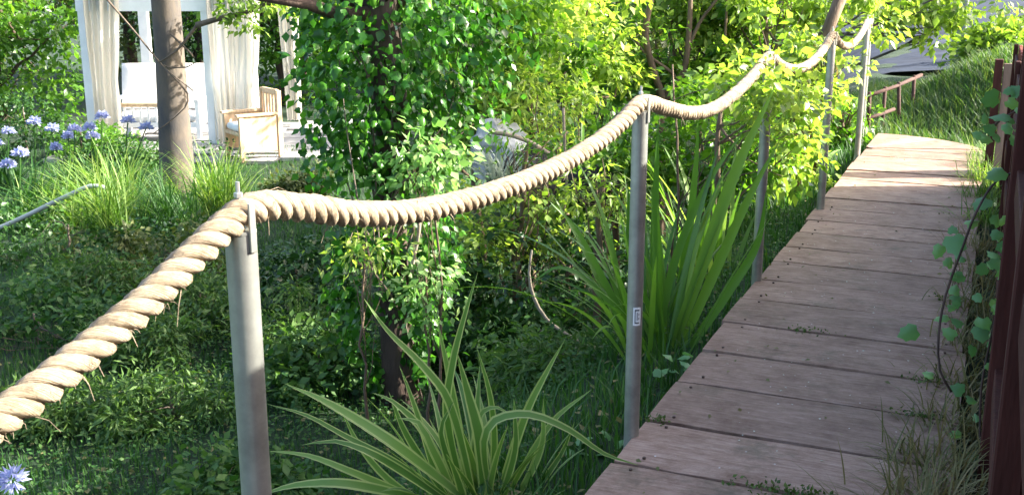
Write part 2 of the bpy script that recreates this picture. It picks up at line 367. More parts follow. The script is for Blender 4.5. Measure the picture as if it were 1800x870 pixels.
def tree(name, base, hgt, rtrunk, crown_c, crown_r, n_clump, per, leaf, mat, bark, label, cat, seed, group=None, limbs=7, clump_r=.3, tv=LEAF_V, lean=(0, 0), shell=.5):
    r = np.random.default_rng(seed)
    base = Vector(base); root = empty(name, base, label, cat, group)
    top = Vector((lean[0], lean[1], hgt))
    mb = MB(); pts = limb_pts((0, 0, -.15), top, 9, .03, r)
    mb.tube(pts, [rtrunk*(1.25 if i == 0 else 1.05-.6*i/9) for i in range(10)], 10, wob=.25)
    mb.build('trunk', bark, root, smooth=True)
    cc = Vector(crown_c)-base
    o, C = crown('foliage', tuple(cc), crown_r, n_clump, per, leaf, mat, root, seed+1, clump_r, shell, tv)
    mb = MB()
    order = r.permutation(len(C))[:limbs]
    for k in order:
        a = pts[int(r.integers(3, 9))]; b = Vector(C[k])
        q = limb_pts(a, b, 6, .07, r); rr = rtrunk*.32
        mb.tube(q, [rr*(1-.8*i/6) for i in range(7)], 6, wob=.2)
        for _ in range(2):
            k2 = int(r.integers(0, len(C))); c2 = Vector(C[k2])
            if (c2-b).length < max(crown_r)*1.1:
                q2 = limb_pts(q[4], c2, 4, .08, r); mb.tube(q2, [rr*.35*(1-.7*i/4) for i in range(5)], 5)
    mb.build('branches', bark, root, smooth=True)
    return root

# ------------------------------------------------------------------ ground
def axis(vals): return np.unique(np.round(np.concatenate(vals), 3))
gx = axis([np.linspace(-150, -14, 18), np.arange(-14, 14, .22), np.linspace(14, 150, 18)])
gy = axis([np.linspace(-60, -3, 12), np.arange(-3, 26, .22), np.linspace(26, 220, 30)])
X, Y = np.meshgrid(gx, gy); Z = height(X, Y)
nx = len(gx); ii = (np.arange(len(gy)-1)[:, None]*nx+np.arange(nx-1)[None]).ravel()
gme = np_mesh('ground', np.stack([X.ravel(), Y.ravel(), Z.ravel()], 1), np.stack([ii, ii+1, ii+nx+1, ii+nx], 1), smooth=True)
tag(link('ground', gme, M['ground']), kind='structure')
# road beyond the grass bank, laid over the rising ground
rx = np.linspace(3.5, 46, 36); ry = np.linspace(0, 1, 14)
rows = []
for a in ry:
    rows.append([(x, (17.5+a*24) - .10*(x-3), 0) for x in rx])
rv = np.array([[(p[0], p[1], hz(p[0], p[1])+.05) for p in r_] for r_ in rows])
nn = len(rx); ii = (np.arange(len(ry)-1)[:, None]*nn+np.arange(nn-1)[None]).ravel()
tag(link('road', np_mesh('road', rv.reshape(-1, 3), np.stack([ii, ii+1, ii+nn+1, ii+nn], 1)), M['asphalt']), kind='structure')

# ------------------------------------------------------------------ boardwalk
bw = empty('boardwalk', dk(0, 0), 'weathered grey-brown plank boardwalk running away beside the rope handrail', 'boardwalk')
def plank_mesh(Wd, L, seed, T=.042):
    r = np.random.default_rng(seed); nxs, nys = 11, 4
    rows = []
    bm = bmesh.new(); vt = {}
    for k, z in enumerate((0, -T)):
        for j in range(nys):
            for i in range(nxs):
                x = Wd*i/(nxs-1); y = -L/2+L*j/(nys-1)
                zz = z
                ex = (r.normal()*.0018 if j in (0, nys-1) else 0)
                if k == 0:
                    zz += .0012*math.sin(i*.9+seed)-.0025*(1 if j in (0, nys-1) else 0)-(.003 if i in (0, nxs-1) else 0)
                vt[k, j, i] = bm.verts.new((x, y+ex*(1 if j else -1), zz))
    for k in (0, 1):
        for j in range(nys-1):
            for i in range(nxs-1):
                q = [vt[k, j, i], vt[k, j, i+1], vt[k, j+1, i+1], vt[k, j+1, i]]
                bm.faces.new(q if k == 0 else q[::-1])
    for i in range(nxs-1):
        bm.faces.new([vt[1, 0, i], vt[1, 0, i+1], vt[0, 0, i+1], vt[0, 0, i]])
        bm.faces.new([vt[0, nys-1, i], vt[0, nys-1, i+1], vt[1, nys-1, i+1], vt[1, nys-1, i]])
    for j in range(nys-1):
        bm.faces.new([vt[0, j, 0], vt[0, j+1, 0], vt[1, j+1, 0], vt[1, j, 0]])
        bm.faces.new([vt[1, j, nxs-1], vt[1, j+1, nxs-1], vt[0, j+1, nxs-1], vt[0, j, nxs-1]])
    me = bpy.data.meshes.new('plank'); bm.to_mesh(me); bm.free(); me.materials.append(M['plank']); return me
joints = [-3.35, -2.96, -2.57, -2.18, -1.79, -1.39, -.99, -.61, -.224, .142, .555, .935, 1.345, 1.75, 2.12, 2.52, 2.88, 3.27, 3.62, 4.02, 4.40, 4.80, 5.2, 5.62, 6.0, 6.4, 6.8]
WD = 1.0
variants = {}
for a, b in zip(joints[:-1], joints[1:]):
    L = round(b-a-rnd.choice([.012, .018, .024, .015]), 2)
    key = (L, rnd.randint(0, 2))
    if key not in variants: variants[key] = plank_mesh(WD, L, key[1]+int(L*100))
    o = bpy.data.objects.new('plank', variants[key]); COL.objects.link(o); o.parent = bw
    c = (a+b)/2
    o.location = U*c + V*rnd.uniform(-.012, .012) + Vector((0, 0, rnd.uniform(-.003, .003)))
    o.rotation_euler = (rnd.uniform(-.004, .004), rnd.uniform(-.004, .004), -AZ+rnd.uniform(-.004, .004))
# screw heads near both ends of the nearer boards, one part each
mb = MB(); mb.tube([(0, 0, -.004), (0, 0, .0035)], .0055, 8); scr = mb.build('screw', M['rust'], bw); scr.location = U*.0+V*.08
for b_ in joints[3:20]:
    for dv in (.085, .915):
        for ds in (-.05, .06):
            o = scr.copy(); COL.objects.link(o); o.parent = bw; o.location = U*(b_+ds+rnd.uniform(-.01, .01))+V*(dv+rnd.uniform(-.012, .012))
bpy.data.objects.remove(scr)
# the far end swings left: fanned planks
for k in range(5):
    a0, a1 = R(18*k)+.006, R(18*(k+1))-.006
    mb = MB(); r0, r1 = .06, 1.0
    zt = rnd.uniform(-.003, .003)
    pts2 = [(r0*math.cos(q), r0*math.sin(q)) for q in (a0, a1)]+[(r1*math.cos(q), r1*math.sin(q)) for q in (a1, (a0+a1)/2, a0)]
    n = len(pts2); b0 = [V*x+U*(6.81+y)+Vector((0, 0, zt)) for x, y in pts2]; b1 = [p-Vector((0, 0, .042)) for p in b0]
    mb.v = [tuple(p) for p in b0+b1]; mb.t = [.5]*10; mb.uv = [(0, 0)]*10
    mb.f = [(0, 4, 3, 2, 1), (5, 6, 7, 8, 9)]+[(i, (i+1) % n, (i+1) % n+n, i+n) for i in range(n)]
    mb.build('plank', M['plank'], bw)
mb = MB()
Mx = Matrix.Rotation(-AZ, 4, 'Z')
for v0 in (.05, .88):
    for a in (-3.3, -1.0, 1.3, 3.6):
        mb.box(v0, v0+.07, a, a+2.295, -.19, -.046, Mx)
mb.build('joist', M['redwood_d'], bw)

# ------------------------------------------------------------------ handrail posts
posts = [(-1.27, .0, 1.10), (-.44, 1.72, 1.10), (.402, 3.412, 1.085), (1.243, 5.338, 1.09), (2.035, 7.044, 1.10), (2.97, 9.30, 1.09), (3.45, 10.72, 1.08)]
plab = ['galvanised rail post beside the camera at the left', 'nearest grey pipe post, thick and cut off by the bottom of the photo',
        'grey pipe post with a small white sticker, standing at the left edge of the planks', 'thin grey pipe post half hidden by flax leaves, third from the front',
        'pipe post between the leafy middle post and the far pair, foot on the plank edge', 'far pipe post standing where the boardwalk starts to bend', 'farthest pipe post, beyond the bend of the boardwalk']
PR = .0255
def pipe_mb(h):
    mb = MB(); n = 20
    zs = [-.55, 0, h*.33, h*.66, h-.006]
    mb.grid([[(PR*math.cos(2*PI*k/n), PR*math.sin(2*PI*k/n), z) for k in range(n)] for z in zs], closed=True)
    return mb
def make_post(h):
    root = empty('handrail_post')
    pipe_mb(h).build('pipe', M['steel'], root, smooth=True)
    mb = MB(); n = 20    # collar that closes the pipe and carries the rope
    mb.grid([[(q*math.cos(2*PI*k/n), q*math.sin(2*PI*k/n), z) for k in range(n)] for q, z in ((PR-.001, h-.008), (PR+.0006, h-.006), (PR+.0006, h-.001), (PR-.002, h), (.001, h))], closed=True)
    mb.build('collar', M['steel'], root, smooth=False)
    mb = MB()            # bent strap up the front of the rope
    ang = R(-38); dx, dy = math.cos(ang), math.sin(ang)
    Mr = Matrix.Rotation(ang+PI/2, 4, 'Z')
    mb.box(-.004, .009, -PR-.0045, -PR-.0005, h-.035, h+.046, Mr); mb.build('strap', M['steel'], root, bevel=.001)
    mb = MB(); mb.tube([(0, 0, h-.01), (0, 0, h+.078)], .0035, 8); mb.tube([(0, 0, h+.053), (0, 0, h+.06)], .0075, 6)
    mb.build('bolt', M['bolt'], root)
    return root
for i, (x, y, h) in enumerate(posts):
    o = make_post(h); o.location = (x, y, 0); 
    tag(o, plab[i], 'rail post', 'pipe posts carrying the rope handrail')
    if i == 2:
        st = MB(); n = 6
        def arc(a0, a1, z0, z1, off):
            return [[((PR+off)*math.cos(R(a0+(a1-a0)*k/n)), (PR+off)*math.sin(R(a0+(a1-a0)*k/n)), z) for k in range(n+1)] for z in (z0, z1)]
        z0 = .39; st.grid(arc(-108, -52, z0, z0+.062, .0012)); st.build('sticker', M['sticker'], o)
        ink = MB(); ink.grid(arc(-92, -64, z0+.007, z0+.012, .0018)); ink.grid(arc(-92, -64, z0+.050, z0+.055, .0018)); ink.grid(arc(-97, -91, z0+.007, z0+.055, .0018)); ink.grid(arc(-70, -64, z0+.020, z0+.028, .0018)); ink.grid(arc(-70, -64, z0+.034, z0+.042, .0018)); ink.grid(arc(-82,-76, z0+.018, z0+.045, .0018))
        ink.build('sticker_print', M['ink'], o)

# ------------------------------------------------------------------ the rope
RR = .0245
def on_plane(px, py, A, B):
    A = Vector(A[:2]); B = Vector(B[:2]); n = Vector((B.y-A.y, A.x-B.x)); d = ray(px, py)
    t = n.dot(A)/(n.x*d.x+n.y*d.y); return Vector((0, 0, CAMZ))+d*t
span_px = {1: [(470, 351), (530, 366), (600, 377), (690, 378), (760, 369), (850, 345), (930, 317), (1000, 284), (1050, 252), (1095, 216)],
           2: [(1170, 187), (1210, 204), (1250, 200), (1290, 168), (1325, 135)]}
key = []
sag = {0: .235, 3: .13, 4: .13, 5: .12}
for i in range(len(posts)-1):
    a = Vector((posts[i][0], posts[i][1], posts[i][2]+RR)); b = Vector((posts[i+1][0], posts[i+1][1], posts[i+1][2]+RR))
    key.append(a)
    if i in span_px:
        for px, py in span_px[i]: key.append(on_plane(px, py, posts[i], posts[i+1]))
    else:
        for k in range(1, 8):
            t = k/8; p = a.lerp(b, t); p.z -= 4*sag[i]*t*(1-t); key.append(p)
key.append(b)
def catmull(P, step):
    out = []
    for i in range(len(P)-1):
        p0 = P[max(i-1, 0)]; p1 = P[i]; p2 = P[i+1]; p3 = P[min(i+2, len(P)-1)]
        # centripetal-like: scale tangents by segment length
        L = (p2-p1).length
        t1 = (p2-p0)/max((p2-p1).length+(p1-p0).length, 1e-6)*L; t2 = (p3-p1)/max((p3-p2).length+(p2-p1).length, 1e-6)*L
        n = max(2, int(L/step))
        for k in range(n):
            t = k/n
            out.append(p1*(2*t**3-3*t**2+1)+t1*(t**3-2*t**2+t)+p2*(-2*t**3+3*t**2)+t2*(t**3-t**2))
    out.append(P[-1]); return out
# smooth the keys a little
for _ in range(1):
    key = [key[0]]+[ (key[i] if any(abs(key[i].x-p[0]) < 1e-6 for p in posts) else (key[i-1]+key[i]*2+key[i+1])/4) for i in range(1, len(key)-1)]+[key[-1]]
line = catmull(key, .0075)
P = np.array([tuple(p) for p in line]); T = norm(np.gradient(P, axis=0)); arc_l = np.concatenate([[0], np.cumsum(np.linalg.norm(np.diff(P, axis=0), axis=1))])
B = norm(np.cross(T, np.array([0, 0, 1.]))); Nn = np.cross(B, T)
PITCHL = -.102; rs = .0121; rc = .0143
rope = empty('rope', line[0], 'thick twisted tan manila rope draped from post to post as a handrail', 'rope')
base0 = np.array(tuple(line[0]))
for s in range(3):
    # right-hand lay
    ph = 2*PI*(arc_l/PITCHL)+2*PI*s/3
    wobr = rc*(1+.03*np.sin(arc_l*37+s))
    C = P + wobr[:, None]*(B*np.cos(ph)[:, None]+Nn*np.sin(ph)[:, None])
    Tc = norm(np.gradient(C, axis=0)); radial = norm(C-P); rad2 = norm(radial-(radial*Tc).sum(1, keepdims=True)*Tc); bi = np.cross(Tc, rad2)
    m = 16; ang = 2*PI*np.arange(m)/m
    big = np.convolve(np.random.default_rng(90+s).normal(size=len(arc_l)), np.ones(9)/9, 'same')
    rr = rs*(1+.02*np.sin(arc_l*91+s*2)+.10*big)[:, None]*(1+.055*np.cos(5*ang[None]+arc_l[:, None]*150))
    V3 = C[:, None]+rr[:, :, None]*(rad2[:, None]*np.cos(ang)[None, :, None]+bi[:, None]*np.sin(ang)[None, :, None])
    n = len(C); V3 = V3.reshape(-1, 3)-base0
    i = np.arange(n-1)[:, None]*m; j = np.arange(m)[None]; k = (j+1) % m
    fc = np.stack([i+j, i+k, i+m+k, i+m+j], -1).reshape(-1, 4)
    aa = np.broadcast_to((np.abs(j/m*2-1))[None], (n, 1, m)).reshape(-1); ll = np.repeat(arc_l, m)*14
    # slanted yarns: shift across with length
    uv = np.stack([aa*1.0+ll*.12, ll*.09], 1)
    link('strand', np_mesh('strand', V3, fc, uv=uv, smooth=True), M['rope'], rope)
fr = MB(); r_ = np.random.default_rng(5)
for k in range(1500):
    i = int(r_.integers(10, len(P)-10)) if k > 220 else int(np.argmin(abs(P[:, 1]-r_.uniform(1.25, 3.3))))
    a = r_.uniform(0, 2*PI); o = B[i]*math.cos(a)+Nn[i]*math.sin(a)
    p = P[i]+o*RR*.92-base0; L = r_.uniform(.003, .010) if k % 9 else r_.uniform(.014, .034)
    d = o*.8+T[i]*r_.normal()*.9+np.array([0, 0, -.4]); q = [Vector(p), Vector(p+d*L*.5), Vector(p+d*L*.85+np.array([0, 0, -L*.4]))]
    fr.tube(q, [.0008, .0006, .0003] if k % 9 else [.0011, .0009, .0005], 3, cap=False)
fo = fr.build('frayed_fibre', M['rope'], rope); fo['kind'] = 'stuff'

# ------------------------------------------------------------------ timber fence on the right
fence = empty('timber_fence', dk(0, 1.09), 'tall dark red-brown timber fence along the right edge of the boardwalk', 'fence')
FT = 1.64; FT2 = 1.02
def dbox(mb, s0, s1, v0, v1, z0, z1, origin=dk(0, 1.09)):
    Mo = Matrix.Translation(dk(0, 0)-origin) @ Matrix.Rotation(-AZ, 4, 'Z')
    mb.box(v0, v1, s0, s1, z0, z1, Mo)
for s in (-2.6, -1.2, .17, 1.9, 3.6, 5.3):
    mb = MB(); dbox(mb, s, s+.06, 1.074 if s < 1 else 1.10, 1.128, -.6, (FT if s < 2.5 else FT2-.03)+.03); mb.build('fence_post', M['redwood_d'], fence, bevel=.004)
s = -3.4; k = 0
while s < 5.3:
    if not any(abs(s+.06-(q+.04)) < .085 for q in ()):
        mb = MB(); dz = rnd.uniform(-.01, .01); dbox(mb, s, s+.137, 1.130+rnd.uniform(0, .004), 1.153, -.45, (FT if s < 2.9 else FT2)+dz); mb.build('board', M['redwood'], fence, bevel=.003)
    s += .142
for z in (.25, .86):
    mb = MB()
    for a, b in ((-3.4, -2.602), (-2.513, -1.202), (-1.113, .168), (.257, 1.898), (1.987, 3.598), (3.687, 5.298)): dbox(mb, a, b, 1.09 if a < 1 else 1.112, 1.128, z, z+.09)
    mb.build('fence_rail', M['redwood_d'], fence, bevel=.003)
pn = empty('wood_panel', dk(5.95, 1.02), 'low pale brown board panel at the far end of the tall fence', 'panel')
mb = MB(); dbox(mb, 5.9, 5.98, .985, 1.045, -.1, .87, dk(5.95, 1.02)); mb.build('end_post', M['redwood_d'], pn, bevel=.003)
for k in range(3):
    mb = MB(); dbox(mb, 5.92, 5.945, 1.05+k*.165, 1.05+k*.165+.16, -.08, .84+.004*k, dk(5.95, 1.02)); mb.build('board', M['oldwood'], pn, bevel=.003)
mb = MB(); dbox(mb, 5.948, 5.975, 1.05, 1.54, .70, .78, dk(5.95, 1.02)); mb.build('panel_rail', M['redwood_d'], pn)

# ------------------------------------------------------------------ vine over the fence
vine = empty('climbing_vine', dk(.6, 1.06), 'thin vine with five-lobed green leaves hanging in front of the dark fence', 'vine')
vb = Vector(dk(.6, 1.06))
def vs(pl): return [p-vb for p in pl]
fy = 3.6
stems = [[at_y(1790, 300, 3.9), at_y(1750, 320, 3.7), at_y(1715, 375, 3.5), at_y(1690, 440, 3.45), at_y(1662, 520, 3.4), at_y(1650, 590, 3.35), at_y(1652, 650, 3.3), at_y(1672, 688, 3.3)],
         [at_y(1800, 120, 3.9), at_y(1788, 250, 3.75), at_y(1780, 380, 3.6), at_y(1765, 480, 3.5), at_y(1745, 580, 3.45), at_y(1725, 680, 3.4), at_y(1722, 800, 3.3)],
         [at_y(1800, 190, 3.8), at_y(1760, 210, 3.75), at_y(1720, 245, 3.8)]]
for st in stems:
    mb = MB(); c = catmull(vs(st), .04); mb.tube(c, [.0042]*len(c), 5); mb.build('stem', M['bark_d'], vine, smooth=True)
vl = [(1675, 415, 62, -80, 3.5), (1655, 432, 40, -110, 3.5), (1700, 395, 40, 30, 3.5), (1775, 415, 52, -60, 3.6), (1748, 395, 40, 60, 3.6), (1790, 432, 46, -95, 3.6), (1760, 465, 38, 170, 3.5),
      (1728, 560, 52, -90, 3.45), (1748, 545, 46, 10, 3.45), (1722, 575, 50, -100, 3.45), (1612, 580, 56, 200, 3.4), (1640, 660, 30, 160, 3.3), (1676, 690, 40, 40, 3.3), (1700, 700, 34, -20, 3.3),
      (1690, 765, 36, 170, 3.3), (1712, 800, 40, -60, 3.3), (1705, 795, 38, -130, 3.3), (1720, 740, 30, 80, 3.35), (1755, 172, 52, 190, 3.7), (1775, 205, 52, 175, 3.7), (1790, 225, 50, -30, 3.7), (1735, 350, 50, 220, 3.6),
      (1765, 300, 55, 200, 3.7), (1785, 330, 50, -60, 3.6), (1735, 470, 36, 200, 3.5), (1765, 505, 36, 0, 3.5)]
for k in range(46):
    t = rnd.random(); a = rnd.choice([((1800, 120), (1722, 800)), ((1800, 180), (1722, 250)), ((1775, 380), (1725, 680)), ((1690, 400), (1665, 600))]); vl.append((a[0][0]+(a[1][0]-a[0][0])*t+rnd.gauss(0, 12), a[0][1]+(a[1][1]-a[0][1])*t+rnd.gauss(0, 14), rnd.uniform(22, 42), rnd.uniform(-170, 170), 3.85-.5*t))
def single_leaf(name, mesh_t, parent, pos, ang, size, tilt, seed):
    o = bpy.data.objects.new(name, mesh_t); COL.objects.link(o); o.parent = parent; o.location = pos
    o.rotation_euler = tilt; o.scale = (size, size, size); return o
def leaf_variants(tv, tf, mat, n, nm):
    out = []
    for k in range(n):
        me = np_mesh(nm, tv*np.array([1-.12*k, 1, 1.6+k*1.1]), tf, tint=np.full(len(tv), (k+.5)/n)); me.materials.append(mat); out.append(me)
    return out
vl_m = leaf_variants(IVY_V, IVY_F, M['vine'], 3, 'leaf')
for k, (px, py, sz, a, d) in enumerate(vl):
    p = at_y(px, py, d)-vb; s = .68*sz/F*d
    q = Matrix.Rotation(rnd.uniform(-.3, .3), 3, 'Z') @ Matrix.Rotation(R(55)+rnd.uniform(-.3, .4), 3, 'X') @ Matrix.Rotation(R(a-90), 3, 'Z') @ Matrix.Rotation(rnd.uniform(-.5, .5), 3, 'Y')
    single_leaf('leaf', vl_m[k % 3], vine, p, 0, s, q.to_euler(), k)

# ------------------------------------------------------------------ strappy plants
def strap(length, width, lean, droop, az, seed=0, segs=12, base=(0, 0, 0), fold=.22, twist=0.0):
    """a folded sword leaf: rises at 'lean' from vertical and arches over by 'droop'"""
    rows = []; x = z = 0; ang = lean
    ca, sa = math.cos(az), math.sin(az)
    for i in range(segs+1):
        t = i/segs
        w_ = width*(.55+.9*t if t < .4 else .91*(1-((t-.4)/.6)**1.9)+.02)
        tw = twist*t
        fx, fz = math.sin(ang), math.cos(ang)      # along leaf
        nx_, nz_ = -fz, fx                          # up-normal of the leaf
        side = Vector((-sa*math.cos(tw)+ca*nx_*math.sin(tw), ca*math.cos(tw)+sa*nx_*math.sin(tw), nz_*math.sin(tw)))
        c = Vector((base[0]+ca*x, base[1]+sa*x, base[2]+z))
        nv = Vector((ca*nx_, sa*nx_, nz_))
        rows.append([c-side*w_/2+nv*fold*w_*.5, c, c+side*w_/2+nv*fold*w_*.5])
        ang += droop/segs*(.3+1.4*t)
        x += math.sin(ang)*length/segs; z += math.cos(ang)*length/segs
    return rows
def strap_plant(name, loc, n, lrange, wrange, leanr, droopr, mat, label, cat, seed, group=None, extra=(), azr=(0, 2*PI), rad=.08, as_parts=True):
    r = random.Random(seed); root = empty(name, loc, label, cat, group); big = MB()
    specs = list(extra)
    for k in range(n):
        specs.append((r.uniform(*lrange), r.uniform(*wrange), R(r.uniform(*leanr)), R(r.uniform(*droopr)), r.uniform(*azr)))
    for L, W_, le, dr, az in specs:
        b = (r.uniform(-rad, rad)*.8+rad*.5*math.cos(az), r.uniform(-rad, rad)*.8+rad*.5*math.sin(az), -.04)
        rows = strap(L, W_, le, dr, az, base=b, twist=r.uniform(-.7, .7))
        if as_parts:
            mb = MB(); mb.grid(rows, tint=r.uniform(.1, .9)); mb.build('leaf', mat, root, smooth=True)
        else: big.grid(rows, tint=r.uniform(.1, .9))
    if not as_parts:
        o = big.build('foliage', mat, root, smooth=True); o['kind'] = 'stuff'
    return root
def aim(loc, px, py, dep, droopdeg=20, W_=.035):
    W_ *= .72
    """spec for a leaf whose tip reaches the given point of the place"""
    t = at_y(px, py, dep)-Vector(loc); az = math.atan2(t.y, t.x); hx = math.hypot(t.x, t.y)
    d = R(droopdeg); best = None
    for le in np.linspace(-.2, 1.5, 50):
        rows_x = rows_z = 0; ang = le
        for i in range(12):
            ang += d/12*(.3+1.4*i/12); rows_x += math.sin(ang)/12; rows_z += math.cos(ang)/12
        e = abs(math.atan2(rows_x, rows_z)-math.atan2(hx, t.z))
        if best is None or e < best[0]: best = (e, le, math.hypot(rows_x, rows_z))
    return (t.length/best[2], W_, best[1], d, az)
fp = Vector((-.09, 3.32, -.36))
FPATH = [([(800, 880), (785, 730), (795, 640), (815, 560), (840, 478)], 3.25, .034), ([(825, 880), (788, 705), (740, 640), (680, 580), (640, 525)], 3.2, .036), ([(800, 890), (700, 785), (640, 745), (565, 702), (500, 674)], 3.05, .046),
  ([(790, 900), (700, 815), (605, 765), (540, 730), (470, 710)], 3.1, .026), ([(870, 880), (850, 775), (870, 738), (930, 728), (1000, 755), (1062, 797), (1122, 817)], 3.15, .034), ([(875, 880), (925, 725), (960, 655), (992, 598)], 3.3, .036),
  ([(820, 880), (800, 720), (785, 640), (768, 562)], 3.35, .036), ([(850, 880), (842, 770), (822, 690), (803, 618)], 3.2, .052), ([(755, 880), (715, 765), (683, 688)], 3.2, .032), ([(895, 860), (970, 742), (1040, 684)], 3.4, .026),
  ([(860, 880), (838, 750), (850, 722), (875, 716), (905, 735)], 3.35, .03), ([(770, 890), (745, 760), (690, 705), (655, 690)], 3.15, .036), ([(740, 900), (660, 800), (590, 775), (530, 782)], 3.0, .034), ([(730, 900), (620, 830), (540, 800), (470, 792)], 3.1, .03),
  ([(880, 890), (905, 790), (903, 700)], 3.25, .03), ([(910, 890), (950, 790), (955, 700)], 3.3, .03), ([(700, 900), (610, 850), (520, 852), (455, 870)], 3.0, .04), ([(765, 880), (760, 790), (735, 742), (700, 735)], 3.1, .04), ([(800, 880), (775, 760), (800, 700)], 3.2, .03), ([(720, 890), (680, 840), (630, 780), (600, 720)], 3.25, .03),
  ([(920, 890), (985, 800), (1010, 740)], 3.4, .026), ([(850, 890), (868, 800), (862, 700), (838, 610)], 3.4, .03)]
root_f = strap_plant('flax_plant', fp, 34, (.40, .68), (.028, .042), (0, 26), (10, 55), M['flax_v'], 'striped cream and green flax in the foreground, one leaf bent over the planks', 'plant', 3, 'flax clumps', rad=.11)
def path_leaf(pl, d, wd, org, root, mat, tuck=True):
    pts = [at_y(x, y, d)-org for x, y in pl]
    if tuck: pts[0] = Vector((pts[0].x*.6, (pts[0].y)*.5, pts[0].z-.05))
    c = catmull(pts, .035); n = len(c)-1; rows = []
    for i, p in enumerate(c):
        t = i/n; w_ = wd*(.6+.85*t if t < .4 else .94*(1-((t-.4)/.6)**2.2)+.02); dd = (c[min(i+1, n)]-c[max(i-1, 0)]).normalized()
        side = dd.cross(Vector((.15, -.75, .65))).normalized(); nv = side.cross(dd)
        rows.append([p-side*w_/2+nv*.12*w_, p, p+side*w_/2+nv*.12*w_])
    mb = MB(); mb.grid(rows, tint=rnd.uniform(.2, .9)); mb.build('leaf', mat, root, smooth=True)
for pl, d, wd in FPATH: path_leaf(pl, d, wd*.86, fp, root_f, M['flax_v'])
f2 = Vector((.66, 4.75, -.22))
ex = [aim(f2, 1355, 150, 4.9, 10, .055), aim(f2, 1300, 250, 4.8, 12, .05), aim(f2, 1330, 330, 4.8, 12, .045), aim(f2, 960, 370, 4.9, 15, .045), aim(f2, 1010, 330, 5, 12, .05), aim(f2, 925, 470, 4.8, 25, .04), aim(f2, 1080, 350, 4.9, 10, .045), aim(f2, 1150, 230, 5.0, 6, .05), aim(f2, 1245, 230, 4.9, 8, .05), aim(f2, 1140, 250, 4.7, 4, .04)]
root_2 = strap_plant('flax_plant', f2, 46, (.7, 1.1), (.020, .034), (2, 42), (10, 70), M['flax_s'], 'tall dark green flax behind the post with the sticker', 'plant', 4, 'flax clumps', extra=ex, rad=.12, azr=(R(50), R(265)))
for pl, d, wd in [([(1170, 640), (1215, 520), (1285, 320), (1364, 148)], 4.75, .062), ([(1190, 640), (1255, 480), (1320, 340), (1372, 245)], 4.8, .05), ([(1160, 640), (1150, 430), (1157, 215)], 4.8, .045), ([(1130, 640), (1108, 450), (1104, 320)], 4.8, .042),
        ([(1150, 640), (1180, 480), (1240, 330), (1310, 225)], 4.85, .04), ([(1170, 640), (1200, 480), (1222, 300), (1228, 200)], 4.9, .045), ([(1150, 640), (1075, 520), (1010, 400), (962, 350)], 4.8, .036), ([(1150, 640), (1060, 520), (985, 470), (930, 500)], 4.7, .03), ([(1200, 640), (1275, 520), (1330, 430), (1348, 330)], 4.75, .045)]:
    path_leaf(pl, d, wd, f2, root_2, M['flax_s'])
f3 = Vector((1.13, 5.95, -.3))
strap_plant('flax_plant', f3, 30, (.6, 1.05), (.024, .04), (2, 38), (5, 45), M['grass_l'], 'sunlit yellow-green flax beside the half hidden post', 'plant', 5, 'flax clumps', rad=.13, azr=(R(45), R(265)))
f4 = Vector((2.1, 8.2, -.25))
strap_plant('flax_plant', f4, 30, (.6, 1.0), (.035, .055), (2, 45), (5, 60), M['grass_l'], 'far flax clump next to the two farthest posts', 'plant', 6, 'flax clumps', rad=.14, azr=(R(45), R(265)))
f5 = at_z(1030, 330, -.75)
ex = [aim(f5, 965, 90, f5.y, 5, .06), aim(f5, 1030, 85, f5.y, 6, .07), aim(f5, 1080, 50, f5.y, 4, .06), aim(f5, 1000, 150, f5.y, 10, .06)]
strap_plant('flax_plant', f5, 12, (.9, 1.6), (.04, .065), (2, 25), (3, 20), M['flax'], 'upright flax with thin tall blades above the rope, deep in the shrubs', 'plant', 7, 'flax clumps', extra=ex, rad=.15)

